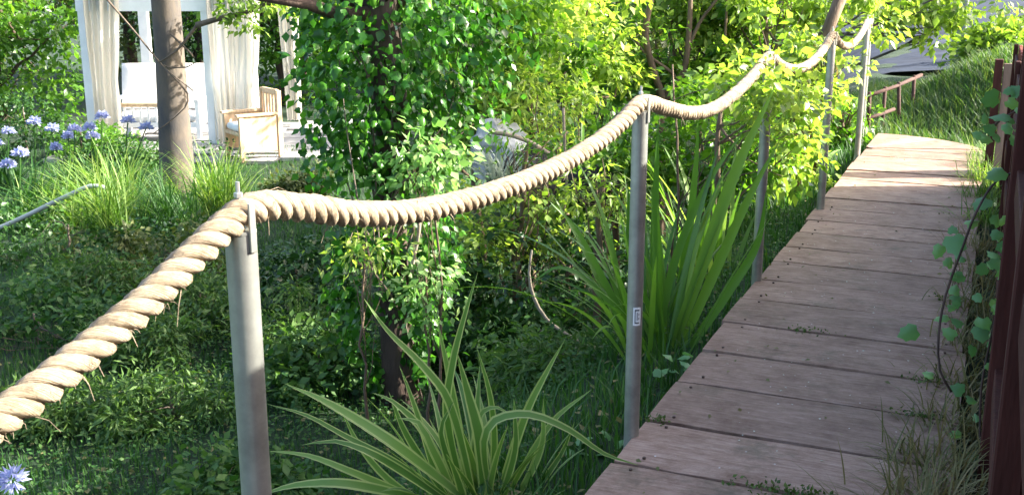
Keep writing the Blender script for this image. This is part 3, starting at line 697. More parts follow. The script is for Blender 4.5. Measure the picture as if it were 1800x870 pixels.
# ------------------------------------------------------------------ trees
def ivy_tree():
    b = at_z(700, 705, -.9); b.z = hz(b.x, b.y)
    root = empty('ivy_tree', b, 'dark trunk wrapped in ivy leaves just behind the sagging rope', 'tree')
    r = np.random.default_rng(11)
    pts = [Vector((0, 0, -.1)), Vector((.0, .0, .25)), Vector((-.01, 0, .6)), Vector((-.02, .03, 1.1)), Vector((.0, .05, 1.6)), Vector((-.02, .02, 2.2)), Vector((-.03, 0, 2.9)), Vector((-.05, 0, 3.8)), Vector((0, .1, 5.0))]
    mb = MB(); mb.tube(pts, [.13, .09, .085, .085, .09, .10, .095, .09, .06], 14, wob=.45); mb.build('trunk', M['bark_d'], root, smooth=True)
    # limbs
    mb = MB()
    for _ in range(9):
        a = pts[int(r.integers(5, 8))]; an = r.uniform(0, 2*PI); q = limb_pts(a, a+Vector((math.cos(an)*1.4, math.sin(an)*1.4, r.uniform(.3, 1.2))), 6, .06, r); mb.tube(q, [.045*(1-.8*i/6) for i in range(7)], 6)
    mb.build('limb', M['bark_d'], root, smooth=True)
    crown('foliage', (-.3, .3, 5.4), (1.5, 1.7, .9), 60, 150, .085, M['shrub'], root, 21, .4)
    ivy = empty('ivy', b, 'broad mass of glossy ivy climbing and hanging around the dark trunk', 'climber')
    # masses given as (px, py, rx, rz in m, count) at the trunk's distance
    masses = [(600, 50, .26, .34, 460), (585, 150, .20, .34, 440), (650, 170, .26, .36, 420), (590, 260, .20, .26, 420), (660, 280, .22, .24, 360), (760, 80, .36, .34, 560), (810, 150, .28, .26, 330), (745, 200, .24, .24, 330), (760, 10, .3, .26, 300), (590, 0, .3, .26, 260), (860, 50, .30, .26, 300), (540, 90, .12, .3, 90), (880, 130, .16, .2, 90),
              (760, 270, .20, .16, 260), (700, 320, .2, .12, 170), (620, 430, .15, .14, 270), (670, 430, .15, .13, 230), (770, 440, .15, .2, 380), (752, 530, .14, .24, 420), (605, 500, .12, .16, 190), (632, 580, .12, .20, 220), (695, 500, .13, .18, 260), (735, 620, .10, .14, 150), (660, 650, .10, .10, 90)]
    PP = []; 
    for px, py, rx_, rz_, n in masses:
        c = np.array(at_y(px, py, b.y-.05))-np.array(b)
        q = np.clip(r.normal(size=(n, 3)), -1.9, 1.9)*.55*np.array([rx_*.84, .26 if n > 400 else .13, rz_])
        k3 = np.sin(q[:, 0]*17+px)*np.sin(q[:, 2]*14+py)*np.sin(q[:, 1]*15+1); q = q[k3 > -.05-.25*r.random(n)]; PP.append(q+c)
    PP = np.concatenate(PP); r.shuffle(PP)
    n = len(PP); out = PP.copy(); out[:, 2] = 0; out = norm(out)
    D = np.array([0, 0, -.9])+out*.5+r.normal(size=(n, 3))*.55
    Nn = out*.6+np.array([.35, -.35, .45])+r.normal(size=(n, 3))*.65
    S = r.uniform(.028, .068, n)
    # 300 largest-showing leaves in front are single parts
    score = PP[:, 1]+r.normal(size=n)*.05; idx = np.argsort(score); near = idx[:300]; rest = idx[300:]
    leaf_obj('foliage', PP[rest], D[rest], Nn[rest], S[rest], M['ivy'], ivy, IVY_V[[0, 1, 3, 5, 7, 9, 11]] if False else LEAF_V*np.array([1.35, 1, 1]), LEAF_F, 'stuff')
    ms = leaf_variants(IVY_V, IVY_F, M['ivy'], 4, 'leaf')
    for k in near:
        d = Vector(D[k]).normalized(); nn_ = Vector(Nn[k]); x = d.cross(nn_).normalized(); z = x.cross(d)
        o = bpy.data.objects.new('leaf', ms[int(k) % 4]); COL.objects.link(o); o.parent = ivy
        o.matrix_local = Matrix.LocRotScale(Vector(PP[k]), Matrix((x, d, z)).transposed().to_quaternion(), Vector((S[k],)*3))
    mb = MB()
    for _ in range(26):
        t0 = r.uniform(.3, 2.2); an = r.uniform(PI, 2*PI); p0 = Vector((math.cos(an)*.11, math.sin(an)*.11, t0)); tgt = Vector(PP[int(r.integers(0, n))])
        mb.tube(limb_pts(p0, tgt, 5, .08, r), [.006, .005, .005, .004, .003, .002], 4, cap=False)
    mb.build('stems', M['twig'], ivy)
ivy_tree()

# grey trunk on the left
gb = at_z(314, 335, -.85); gb.z = hz(gb.x, gb.y)
gt = empty('garden_tree', gb, 'smooth grey tree trunk in front of the white pavilion', 'tree')
mb = MB(); mb.tube([(0, 0, -.2), (0, 0, .15), (.01, 0, .7), (.0, .02, 1.4), (.02, 0, 2.2), (.04, .02, 3.2), (.05, 0, 4.4)], [.21, .185, .168, .158, .152, .145, .12], 16, wob=.12); mb.build('trunk', M['bark_g'], gt, smooth=True)
r_ = np.random.default_rng(3)
def pxl(pts, y): return [at_y(px, py, y)-gb for px, py in pts]
for pl, rd in (([(345, 45), (390, 32), (440, 20), (500, -10)], .035), ([(300, 60), (345, 110), (300, 120), (270, 105)], .012), ([(180, -10), (240, 60), (290, 120), (340, 160)], .013), ([(350, 40), (310, 90), (280, 110)], .02), ([(290, 120), (330, 165), (325, 190), (270, 235)], .012)):
    mb = MB(); c = catmull(pxl(pl, gb.y-.22), .12); mb.tube(c, [rd*(1-.6*i/len(c)) for i in range(len(c))], 6); mb.build('branch', M['twig'], gt, smooth=True)
crown('foliage', (.2, 0, 4.6), (2.2, 2.2, 1.3), 60, 90, .11, M['shrub'], gt, 33, .5)
q = at_y(455, 15, gb.y-.3)-gb
crown('foliage', tuple(q), (.6, .3, .25), 12, 60, .07, M['shrub_y'], gt, 34, .18)

# sunlit shrubs and small trees right of the ivy: (px, py of crown centre, depth, radii, clumps, per, leaf, mat, kind)
shrubs = [
 (850, 120, 8.4, (.75, .5, .75), 55, 90, .085, 'shrub', 'tall bright green shrub right behind the ivy covered trunk', 'broad'),
 (1000, 60, 9.6, (.9, .6, .75), 60, 90, .085, 'shrub_y', 'yellow-green shrub standing above the lowest part of the rope', 'broad'),
 (1180, 60, 10.6, (1.0, .7, .8), 60, 90, .085, 'shrub', 'small tree with forked pale branches above the sticker post', 'broad'),
 (1340, 60, 10.2, (.9, .6, .8), 60, 90, .09, 'shrub_y', 'bright shrub left of the farthest posts', 'broad'),
 (930, 200, 8.0, (.55, .4, .35), 34, 70, .075, 'shrub_y', 'low yellow-leaved bush behind the rock', 'slim'),
 (1230, 260, 7.6, (.6, .4, .45), 36, 80, .075, 'shrub', 'leafy bush between the sticker post and the flax', 'broad'),
 (1080, 280, 7.4, (.5, .35, .4), 28, 70, .07, 'shrub', 'bush just left of the sticker post, behind the rope', 'broad'),
 (900, 400, 6.9, (.55, .35, .28), 26, 70, .065, 'shrub_y', 'low bush under the middle of the rope', 'broad'),
 (1390, 180, 8.4, (.45, .4, .6), 34, 70, .08, 'shrub_y', 'narrow bush with large bright leaves behind the half hidden post', 'broad'),
 (755, 285, 5.45, (.19, .12, .15), 18, 22, .06, 'bright', 'sprig of leaves coloured pale as sun glints right of the ivy, above the rope', 'broad'),  # this sprig and the next paint overexposed sunlit ivy as pale leaves
 (748, 500, 5.5, (.09, .10, .20), 20, 18, .05, 'bright', 'sprig of leaves coloured pale as sun glints, hanging in front of the trunk below the rope', 'broad'),
 (640, 440, 5.5, (.13, .10, .10), 12, 16, .06, 'shrub_y', 'small yellow-green sprig in front of the trunk just under the rope', 'slim'),
 (930, 260, 6.6, (.26, .15, .12), 14, 20, .055, 'shrub', 'loose leafy twigs trailing over the dark boulder', 'slim'),
 (1478, 215, 10.9, (.32, .3, .28), 24, 40, .08, 'shrub', 'bush that closes the far left corner of the boardwalk', 'broad'),
 (1060, 330, 6.3, (.22, .15, .16), 16, 26, .06, 'shrub_y', 'yellow-green twigs in front of the shaded boulder', 'slim'),
 (1332, 150, 5.15, (.15, .12, .24), 20, 30, .055, 'shrub_y', 'bright leafy bush that hides the head of the third post', 'broad'),
 (1392, 225, 6.4, (.11, .16, .32), 16, 34, .07, 'shrub_y', 'slender bush left of the fourth post', 'broad'),
 (1000, 470, 6.6, (.6, .4, .22), 24, 70, .06, 'deep', 'low dark bush beneath the rope by the sticker post', 'broad'),
]
for k, (px, py, d, rad, nc, per, lf, mt, lab, kd) in enumerate(shrubs):
    c = at_y(px, py, d); bx_, by_ = (c.x-.36, c.y+.3) if px in (1332, 1392) else (c.x, c.y); b = Vector((bx_, by_, hz(bx_, by_))); lf *= .86; per = int(per*.95)
    tree('shrub', b, max(.3, c.z-b.z+rad[2]*.3), .045 if d > 7.7 else (.026 if d > 5.5 else .009), c, rad, nc, per, lf, M[mt], M['bark_b'], lab, 'shrub', 100+k, 'garden shrubs behind the rope', limbs=9, clump_r=.17, tv=SLIM_V if kd == 'slim' else LEAF_V)
# pale forked branches seen above the sticker post
c0 = at_y(1165, 175, 10.0); bb = Vector((c0.x, c0.y, hz(c0.x, c0.y)))
br = empty('bare_tree', bb, 'bare curved branches forking above the rope near the sticker post', 'tree')
for pl, rd in (([(1165, 560), (1160, 300), (1165, 175), (1150, 130), (1135, 60), (1150, -20)], .05), ([(1165, 180), (1200, 130), (1210, 70), (1215, -20)], .035), ([(1165, 165), (1190, 140), (1130, 90), (1110, 60)], .018), ([(1207, 90), (1230, 40), (1260, 0)], .02), ([(1270, 500), (1272, 200), (1275, 60), (1280, -20)], .022)):
    mb = MB(); c = catmull([at_y(x, y, 10.0)-bb for x, y in pl], .08); mb.tube(c, [rd*(1-.5*i/len(c)) for i in range(len(c))], 8, wob=.2); mb.build('branch', M['bark_b'], br, smooth=True)
# brown shaggy stump by the fourth post
c0 = at_y(1425, 150, 8.6); bb = Vector((c0.x, c0.y, hz(c0.x, c0.y)))
st = empty('dead_trunk', bb, 'shaggy brown dead trunk leaning behind the far posts', 'tree')
mb = MB(); mb.tube([at_y(x, y, 8.6)-bb for x, y in ((1432, 300), (1430, 220), (1425, 150), (1432, 95), (1455, 55), (1480, -10))], [.05, .055, .06, .06, .05, .045], 10, wob=.6); mb.build('trunk', M['bark_b'], st, smooth=True)
mb = MB()
for _ in range(60):
    a = at_y(1400+r_.uniform(0, 70), 70+r_.uniform(0, 60), 8.5)-bb; mb.grid(strap(r_.uniform(.2, .5), .03, PI*.95, r_.uniform(-.3, .3), r_.uniform(0, 6), base=a, segs=5), tint=r_.uniform())
o = mb.build('dead_leaves', M['dry'], st); o['kind'] = 'stuff'

# tree whose crown hangs over the far end of the walk
tree('overhanging_tree', (3.1, 13.6, hz(3.1, 13.6)), 2.8, .10, (4.75, 13.2, 1.12), (.8, .6, .38), 34, 50, .10, M['shrub_y'], M['bark_g'], 'light green tree whose crown hangs over the far end of the boardwalk', 'tree', 201, limbs=10, clump_r=.25)
tree('overhanging_tree', (2.1, 10.9, hz(2.1, 10.9)), 1.9, .07, (1.95, 10.8, 1.35), (.8, .6, .45), 40, 80, .09, M['shrub_y'], M['bark_g'], 'bushy tree behind the farthest posts with bleached bright leaves', 'tree', 202, limbs=8, clump_r=.2)

# background: each tree its own crown
bgt = [(-10.5, 19, 2.6, 2.4, 'olive', 'olive green tree at the far left edge behind the lavender-blue flowers'), (-8.2, 17.5, 2.0, 2.0, 'shrub', 'mid green tree just left of the pavilion'), (-6.3, 22.5, 2.6, 2.8, 'deep', 'dark tree seen through the open pavilion'),
       (-4.2, 20.5, 2.2, 2.4, 'shrub', 'green tree between the pavilion and the ivy'), (-2.6, 20.5, 2.4, 2.4, 'shrub', 'tree behind the wooden armchair'), (-.4, 21.5, 2.2, 2.4, 'deep', 'dark tree behind the ivy covered trunk'),
       (1.4, 15.5, 2.0, 2.2, 'olive', 'dusty green tree in the middle of the backdrop'), (3.0, 18.5, 2.2, 2.2, 'shrub_y', 'bright far tree left of the road'), (-13, 16, 2.6, 2.8, 'deep', 'dark far left tree by the photo edge'),
       (-13, 25, 3.4, 3.2, 'deep', 'farthest dark tree at the left edge'), (-9, 26, 3.4, 3.2, 'olive', 'farthest olive tree behind the left curtain'), (-5, 26, 3.4, 3.2, 'deep', 'farthest dark tree behind the pavilion middle'), (-1, 24, 3.2, 3.0, 'deep', 'farthest dark tree behind the ivy'), (3, 25, 3.2, 3.0, 'deep', 'farthest dark tree behind the shrubs'),
       (7.5, 44, 4, 4, 'olive', 'hazy tree past the road at the left'), (16, 46, 5, 4.5, 'olive', 'hazy tree past the road, centre'), (25, 44, 5, 5, 'shrub', 'hazy tree past the road at the right'), (8.9, 18.6, .8, .42, 'shrub_y', 'pale bush at the right end of the grass bank'), (7.2, 16.3, .4, .3, 'shrub_y', 'small pale bush on the near side of the road')]
for k, (x, y, rx_, rz_, mt, lab) in enumerate(bgt):
    z = hz(x, y); sc_ = max(1, y/20)
    tree('background_tree', (x, y, z), rz_*1.1, .12*sc_, (x, y, z+rz_*.78), (rx_*.85, rx_*.7, rz_*.85), 90, 85, .11*sc_, M[mt], M['bark_d'], lab, 'tree', 300+k, 'trees of the backdrop', limbs=8, clump_r=.42*sc_, shell=.4)

# unseen trees added right of the frame so their canopy shades the garden
for k, (x, y, cz, rr_) in enumerate([(9.5, 7.6, 6.5, .95), (9.5, -2.5, 6.5, 2.4), (14, 15, 6.0, 2.0)]):
    tree('added_shade_tree', (x, y, 0), cz-.5, .2, (x, y, cz), (rr_, rr_, .5 if k == 0 else .8), 60, 90, .14, M['deep'], M['bark_d'], 'unseen leafy tree added on the right for its shade, %s' % ['beside the near fence', 'level with the camera', 'behind the grass bank'][k], 'tree', 400+k, 'shade trees added beyond the fence', limbs=8, clump_r=.55)

# ------------------------------------------------------------------ grass and ground cover
def blades(name, pts, hgt, wid, mat, seed, lean=.35, bend=.5):
    r = np.random.default_rng(seed); n = len(pts)
    az = r.uniform(0, 2*PI, n); h = hgt*r.uniform(.5, 1.3, n); l = lean*r.random(n)*h
    dx, dy = np.cos(az), np.sin(az); sx, sy = -dy, dx; w2 = wid*r.uniform(.6, 1.3, n)/2
    z0 = pts
    A = z0+np.stack([-sx*w2, -sy*w2, 0*w2], 1); B_ = z0+np.stack([sx*w2, sy*w2, 0*w2], 1)
    C = z0+np.stack([dx*l*.5+sx*w2*.8, dy*l*.5+sy*w2*.8, h*.6], 1); D = z0+np.stack([dx*l*.5-sx*w2*.8, dy*l*.5-sy*w2*.8, h*.6], 1)
    E = z0+np.stack([dx*l*(1+bend), dy*l*(1+bend), h*(1-.1*bend)], 1)
    v = np.stack([A, B_, C, D, E], 1).reshape(-1, 3); f0 = np.array([(0, 1, 2), (0, 2, 3), (3, 2, 4)]); f = (f0[None]+(np.arange(n)*5)[:, None, None]).reshape(-1, 3)
    tint = np.repeat(np.clip(r.normal(.5, .22, n), 0, 1), 5)
    return np_mesh(name, v, f, tint)
def scatter(n, x0, x1, y0, y1, seed, cond=None, clump=0):
    r = np.random.default_rng(seed)
    x = r.uniform(x0, x1, n); y = y0+(y1-y0)*r.random(n)**1.4
    if clump:
        nc = n//clump; cx = r.uniform(x0, x1, nc); cy = y0+(y1-y0)*r.random(nc)**1.5; k = r.integers(0, nc, n); x = cx[k]+r.normal(size=n)*.11; y = cy[k]+r.normal(size=n)*.11
    s, v = sv_of(x, y); ok = np.ones(n, bool) if cond is None else cond(x, y, s, v)
    x, y = x[ok], y[ok]; return np.stack([x, y, height(x, y)-.01], 1)
off = lambda x, y, s, v: (v < -.04) | (v > 1.25) | (s > 10.3)
inview = lambda x, y: (np.abs(x) < y*.52+1.0)
L_ = lambda x, y, s, v: off(x, y, s, v) & inview(x, y) & (v < 0)
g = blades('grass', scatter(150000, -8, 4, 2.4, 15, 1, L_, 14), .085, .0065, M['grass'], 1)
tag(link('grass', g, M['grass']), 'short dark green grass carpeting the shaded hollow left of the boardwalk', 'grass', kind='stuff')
# small round ground cover leaves
p = scatter(110000, -6.5, 2.5, 2.4, 12, 2, lambda x, y, s, v: L_(x, y, s, v) & (np.sin(x*1.7+y*.8)+np.sin(y*1.3-x*.6+1) > -.5), 9)
r_ = np.random.default_rng(8); p[:, 2] += r_.uniform(.02, .12, len(p))+.09*np.clip(np.sin(p[:, 0]*3.1+p[:, 1]*2.2)*np.sin(p[:, 1]*3.7-p[:, 0]), 0, 1)*r_.random(len(p))
o = leaf_obj('ground_cover', p, r_.normal(size=(len(p), 3))*np.array([1, 1, .35]), np.array([.1, -.2, 1])+r_.normal(size=(len(p), 3))*.4, r_.uniform(.012, .032, len(p)), M['cover'], r=r_)
tag(o, 'small leaved ground cover creeping through the shaded grass', 'ground cover', kind='stuff')
# long grass along the deck's left edge
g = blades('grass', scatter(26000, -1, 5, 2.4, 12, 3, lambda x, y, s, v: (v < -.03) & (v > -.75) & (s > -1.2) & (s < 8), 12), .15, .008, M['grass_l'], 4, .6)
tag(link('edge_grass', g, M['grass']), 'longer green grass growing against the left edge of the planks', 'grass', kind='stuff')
# bank on the right, far end
bp_ = scatter(90000, 2.6, 9, 8.0, 15, 5, lambda x, y, s, v: (np.where(s < 6.9, v-1.02, np.hypot(s-6.9, np.maximum(v, 0))-1.05) > 0) & (s > 5.9) & (v > -.6) & (v < 5), 10)
g = blades('bank_grass', bp_, .19, .012, M['grass_b'], 6, .7)
tag(link('bank_grass', g, M['grass_b']), 'thick green grass over the bank at the far right of the boardwalk', 'grass', kind='stuff')
# shrubby cover on the left slope, mid distance
for k, (px, py, d, rad, mt, lab) in enumerate([(40, 190, 14.2, (1.0, .7, .55), 'deep', 'dark green bush behind the leftmost blue flowers'), (140, 200, 14.0, (.6, .5, .35), 'shrub', 'green bush at the foot of the left curtain'), (250, 235, 13.6, (.9, .4, .2), 'cover', 'low dark bush in front of the slatted bench'), (520, 300, 11.0, (.35, .4, .22), 'olive', 'greyish bush between the armchair and the ivy'), (120, 400, 9.0, (1.2, .9, .28), 'deep', 'dark low bush at the left below the grey hose'), (290, 430, 8.6, (.8, .8, .22), 'olive', 'low mixed bush right below the ornamental grass'), (60, 560, 6.9, (.8, .6, .2), 'cover', 'low dark ground bush at the left edge under the rope'),
        (520, 470, 7.4, (.5, .5, .35), 'deep', 'dark bush left of the ivy covered trunk'), (800, 560, 6.6, (.45, .4, .3), 'deep', 'dark bush right of the foot of the ivy covered trunk'), (950, 560, 6.2, (.4, .4, .2), 'cover', 'small dark bush behind the bent branch'), (560, 620, 6.0, (.35, .35, .2), 'cover', 'small dark bush in front of the ivy covered trunk'), (430, 790, 4.6, (.3, .3, .12), 'cover', 'low leafy weed right of the foot of the nearest post'),
        (150, 480, 7.8, (.5, .4, .20), 'feather', 'feathery bush just above the rope at the far left'), (250, 580, 6.6, (.45, .35, .18), 'feather', 'feathery bush under the middle of the nearest rope span'), (350, 500, 7.2, (.35, .3, .22), 'feather', 'feathery bush between the rope and the nearest post'), (90, 720, 5.6, (.4, .3, .13), 'feather', 'feathery growth above the single blue flower'), (300, 720, 5.6, (.42, .3, .15), 'feather', 'feathery growth left of the nearest post, low down'), (520, 560, 6.6, (.3, .3, .25), 'feather', 'feathery bush between the nearest post and the ivy trunk'), (990, 690, 5.0, (.35, .3, .12), 'feather', 'light green growth between the striped flax and the sticker post')]):
    c = at_y(px, py, d); c.z = hz(c.x, c.y)+rad[2]*.8; b = Vector((c.x, c.y, hz(c.x, c.y)))
    tree('low_bush', b, rad[2]*1.2, .015, c, rad, 34, 90, .05, M[mt], M['twig'], lab, 'bush', 500+k, 'low bushes in the shaded hollow', limbs=6, clump_r=.14, tv=SLIM_V if mt == 'feather' else LEAF_V)

# ornamental grasses and agapanthus
def tuft(name, loc, n, h, wdt, mat, label, seed, spread=35, group=None, cat='grass clump', rad=.06):
    r = random.Random(seed); mb = MB(); root = Vector(loc)
    for _ in range(n):
        az = r.uniform(0, 2*PI); mb.grid(strap(h*r.uniform(.6, 1.15), wdt, R(r.uniform(2, spread)), R(r.uniform(15, 90)), az, segs=6, base=(r.gauss(0, rad), r.gauss(0, rad), -.03)), tint=r.random())
    o = mb.build(name, mat); o.location = root; tag(o, label, cat, group); return o
def gat(px, py, z=-.85):
    p = at_z(px, py, z); p.z = hz(p.x, p.y); return p
tuft('ornamental_grass', at_y(185, 390, 8.75), 220, .55, .012, M['grass_l'], 'pale arching grass in which the grey hose ends', 5, 50, 'clumps of arching grass', rad=.1)
tuft('ornamental_grass', gat(210, 385), 320, .95, .014, M['grass_l'], 'fountain of pale arching grass left of the grey trunk', 1, 40, 'clumps of arching grass', rad=.12)
tuft('ornamental_grass', gat(385, 375), 260, .85, .014, M['grass_l'], 'arching grass clump right of the grey trunk', 2, 38, 'clumps of arching grass', rad=.12)
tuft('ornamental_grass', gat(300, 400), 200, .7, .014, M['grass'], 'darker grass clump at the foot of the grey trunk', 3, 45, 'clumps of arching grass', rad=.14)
tuft('ornamental_grass', gat(120, 395), 160, .7, .016, M['grass_l'], 'grass clump under the blue flowers at the left', 4, 45, 'clumps of arching grass', rad=.14)
aga = [(15, 330, 232, 'leftmost blue agapanthus at the photo edge'), (60, 360, 215, 'agapanthus with two large blue heads left of the pavilion'), (35, 400, 270, 'agapanthus with its blue head lowest of the left group'), (130, 350, 228, 'agapanthus between the left pair and the pavilion curtain'),
       (180, 330, 205, 'agapanthus in front of the left curtain foot'), (225, 335, 213, 'agapanthus in front of the slatted bench'), (120, 330, 240, 'small pale agapanthus behind the grass clump')]
for k, (px, py, fyp, lab) in enumerate(aga):
    loc = gat(px, py); root = empty('agapanthus', loc, lab, 'flower', 'blue agapanthus in flower')
    r = random.Random(40+k); mb = MB()
    for _ in range(60):
        mb.grid(strap(r.uniform(.35, .6), .028, R(r.uniform(5, 50)), R(r.uniform(20, 90)), r.uniform(0, 2*PI), segs=6, base=(r.gauss(0, .08), r.gauss(0, .08), -.03)), tint=r.random())
    mb.build('foliage', M['grass'], root)['kind'] = 'stuff'
    heads = [at_y(px+dx, fyp+dy, loc.y)-loc for dx, dy in ([(0, 0), (32, 12)] if k % 2 else [(0, 0), (-22, 20)])]
    for hd in heads:
        mb = MB(); mb.tube(limb_pts((0, 0, 0), hd, 5, .02, np.random.default_rng(k)), .007, 6); s_ = mb.build('flower_stem', M['flax'], root)
        rr_ = np.random.default_rng(60+k); n = 110; d = norm(rr_.normal(size=(n, 3))); d[:, 2] = np.abs(d[:, 2])*.9-.25
        P_ = np.array(hd)+d*.035*rr_.uniform(.6, 1.3, (n, 1)); leaf_obj('flower_head', P_, d, rr_.normal(size=(n, 3)), np.full(n, .05)*rr_.uniform(.7, 1.2, n), M['petal'], root)
# near blue flower at the bottom-left corner
loc = Vector(at_y(22, 842, 3.4)); g0 = Vector((loc.x-.05, loc.y+.1, hz(loc.x, loc.y+.1)))
root = empty('agapanthus', g0, 'single blue agapanthus head at the bottom left corner under the rope', 'flower', 'blue agapanthus in flower')
hd = loc-g0; mb = MB(); mb.tube(limb_pts((0, 0, 0), hd, 5, .02, r_), .005, 6); mb.build('flower_stem', M['flax'], root)
n = 130; d = norm(r_.normal(size=(n, 3))); leaf_obj('flower_head', np.array(hd)+d*.022, d, r_.normal(size=(n, 3)), r_.uniform(.025, .04, n), M['petal'], root, SLIM_V)
mb = MB()
for _ in range(20): mb.grid(strap(rnd.uniform(.2, .4), .02, R(rnd.uniform(10, 60)), R(rnd.uniform(20, 80)), rnd.uniform(0, 6), segs=6), tint=.4)
mb.build('foliage', M['grass'], root)['kind'] = 'stuff'

# grey hose left
hp = [at_y(x, y, 8.9) for x, y in ((-60, 422), (0, 400), (45, 380), (90, 358), (130, 339), (160, 327), (185, 330))]
mb = MB(); c = catmull(hp, .1); mb.tube(c, .019, 8); tag(mb.build('hose', M['hose'], smooth=True), 'pale grey hose curving through the leaves at the left edge', 'hose')
# bent dead branch by the sticker post
hp = [at_y(x, y, 5.6) for x, y in ((935, 440), (930, 480), (937, 520), (960, 560), (1000, 590), (1050, 614))]
mb = MB(); c = catmull(hp, .05); mb.tube(c, [.006+.008*i/len(c) for i in range(len(c))], 7, wob=.3); tag(mb.build('fallen_branch', M['pale_wood'], smooth=True), 'bent pale dead branch lying left of the sticker post', 'branch')
# thin bare twigs in the shrubs
for k, (pl, d, rd, lab) in enumerate([([(990, 190), (993, 260), (996, 330), (990, 380)], 6.9, .010, 'thin upright bare stick beside the rock'), ([(860, 232), (905, 240), (940, 255), (975, 278)], 7.0, .016, 'pale bare stick lying across the rock'),
                      ([(738, 385), (735, 420), (728, 450), (724, 480)], 5.7, .012, 'pale upright stem in front of the ivy covered trunk')]):
    mb = MB(); c = catmull([at_y(x, y, d) for x, y in pl], .05); mb.tube(c, rd, 6, wob=.3); tag(mb.build('bare_stick', M['pale_wood'], smooth=True), lab, 'stick')
# rocks
def rock(px, py, d, sz, seed, lab):
    bm = bmesh.new(); bmesh.ops.create_icosphere(bm, subdivisions=3, radius=1)
    for v in bm.verts:
        n_ = noise.noise(v.co*1.3+Vector((seed*7, 0, 0)))*.45+noise.noise(v.co*3.5+Vector((seed*3, 5, 0)))*.14
        v.co *= 1+n_; v.co = Vector((v.co.x*sz[0], v.co.y*sz[1], v.co.z*sz[2]))
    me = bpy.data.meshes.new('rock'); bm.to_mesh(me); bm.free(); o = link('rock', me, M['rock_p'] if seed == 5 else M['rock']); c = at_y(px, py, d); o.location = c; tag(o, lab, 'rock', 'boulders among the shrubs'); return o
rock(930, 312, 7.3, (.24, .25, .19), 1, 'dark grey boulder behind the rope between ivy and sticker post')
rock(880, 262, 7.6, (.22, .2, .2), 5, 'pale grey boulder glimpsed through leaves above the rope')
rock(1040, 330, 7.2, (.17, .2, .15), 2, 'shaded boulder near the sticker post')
for k, (x, y) in enumerate([(890, 500), (1000, 420)]): pass
strap_plant('silver_plant', at_y(880, 305, 6.9), 80, (.14, .32), (.014, .024), (5, 60), (20, 90), M['silver'], 'small silvery spiky plant shining on the rock', 'plant', 9, as_parts=False)
# bright broad-leaved weed at the foot of the sticker post
r2 = random.Random(4)
for (px, py, dd, nn_, lab) in [(1180, 642, 4.2, 8, 'small round-leaved weed beside the plank edge'), (1040, 790, 3.6, 12, 'round-leaved weed right of the striped flax')]:
    c = at_y(px, py, dd); root = empty('weed', c, lab, 'weed', 'round-leaved weeds')
    for k in range(nn_):
        o = bpy.data.objects.new('leaf', vl_m[k % 3]); COL.objects.link(o); o.parent = root; o.location = (r2.uniform(-.09, .09), r2.uniform(-.06, .06), r2.uniform(-.04, .05)); o.scale = (.05,)*3; o.rotation_euler = (r2.uniform(-.4, .9), r2.uniform(-.4, .4), r2.uniform(0, 6))
    mb = MB()
    for k in range(4): mb.tube([(r2.uniform(-.05, .05), 0, .02), (0, 0, -.2)], .003, 4)
    mb.build('stem', M['flax'], root)

# ------------------------------------------------------------------ dry grass along the right edge of the deck
for k, (s, v, h, n, mt) in enumerate([(-.45, .93, .30, 200, 'dry'), (-.15, .97, .26, 200, 'dry'), (.15, .96, .24, 170, 'dry'), (.55, .99, .20, 150, 'dry'), (.95, 1.0, .18, 130, 'dry'), (1.45, 1.02, .22, 160, 'dry'), (2.0, 1.03, .24, 160, 'dry'), (2.6, 1.03, .2, 140, 'dry'), (3.3, 1.03, .22, 150, 'dry'), (4.1, 1.03, .25, 150, 'grass_l'), (4.9, 1.02, .25, 160, 'grass_l'), (5.6, 1.0, .28, 200, 'grass_l'), (6.3, 1.05, .3, 220, 'grass_l'), (6.9, 1.1, .3, 220, 'grass_l')]):
    where = ['nearest, at the photo bottom', 'second from the front', 'beside the nearest fence post', 'just past the nearest fence post', 'small, under the hanging vine', 'under the bend of the vine stem', 'past the vine stem', 'halfway along the fence', 'past the middle of the fence', 'greener, before the end of the fence', 'greener, near the end of the fence', 'green, at the foot of the low panel', 'green, just past the low panel', 'green, where the boardwalk bends'][k]
    tuft('grass_tuft', dk(s, v, -.02), n, h, .006, M[mt], 'wispy grass tuft on the right plank edge, '+where, 70+k, 60, 'grass tufts along the right edge', 'grass tuft', rad=.075)
# moss on planks
mp = []
for s, v, n, rad in ((-.24, .55, 200, .07), (-.22, .63, 60, .04), (1.34, .36, 60, .06), (.55, .86, 90, .05), (.93, .9, 70, .05), (.14, .04, 50, .03), (2.1, .93, 60, .05)):
    a = r_.normal(size=(n, 2))*np.array([rad, rad*.45]); 
    for dv, ds in a: mp.append(tuple(dk(s+ds, v+dv, .002+r_.uniform(0, .008))))
mp = np.array(mp); o = leaf_obj('moss', mp, r_.normal(size=(len(mp), 3))+np.array([0, 0, .6]), r_.normal(size=(len(mp), 3)), r_.uniform(.008, .02, len(mp)), M['moss'], r=r_)
tag(o, 'little cushions of moss and weeds growing in the plank joints', 'moss', kind='stuff')
# fallen petals / chips on deck
mp = np.array([tuple(dk(r_.uniform(-.9, 4.5), r_.uniform(.05, .92), .006)) for _ in range(110)])
o = leaf_obj('fallen_petals', mp, r_.normal(size=(len(mp), 3))*np.array([1, 1, .1]), np.array([0, 0, 1])+r_.normal(size=(len(mp), 3))*.2, r_.uniform(.006, .016, len(mp)), M['silver'], r=r_)
tag(o, 'tiny pale petals and chips scattered on the planks', 'debris', kind='stuff')

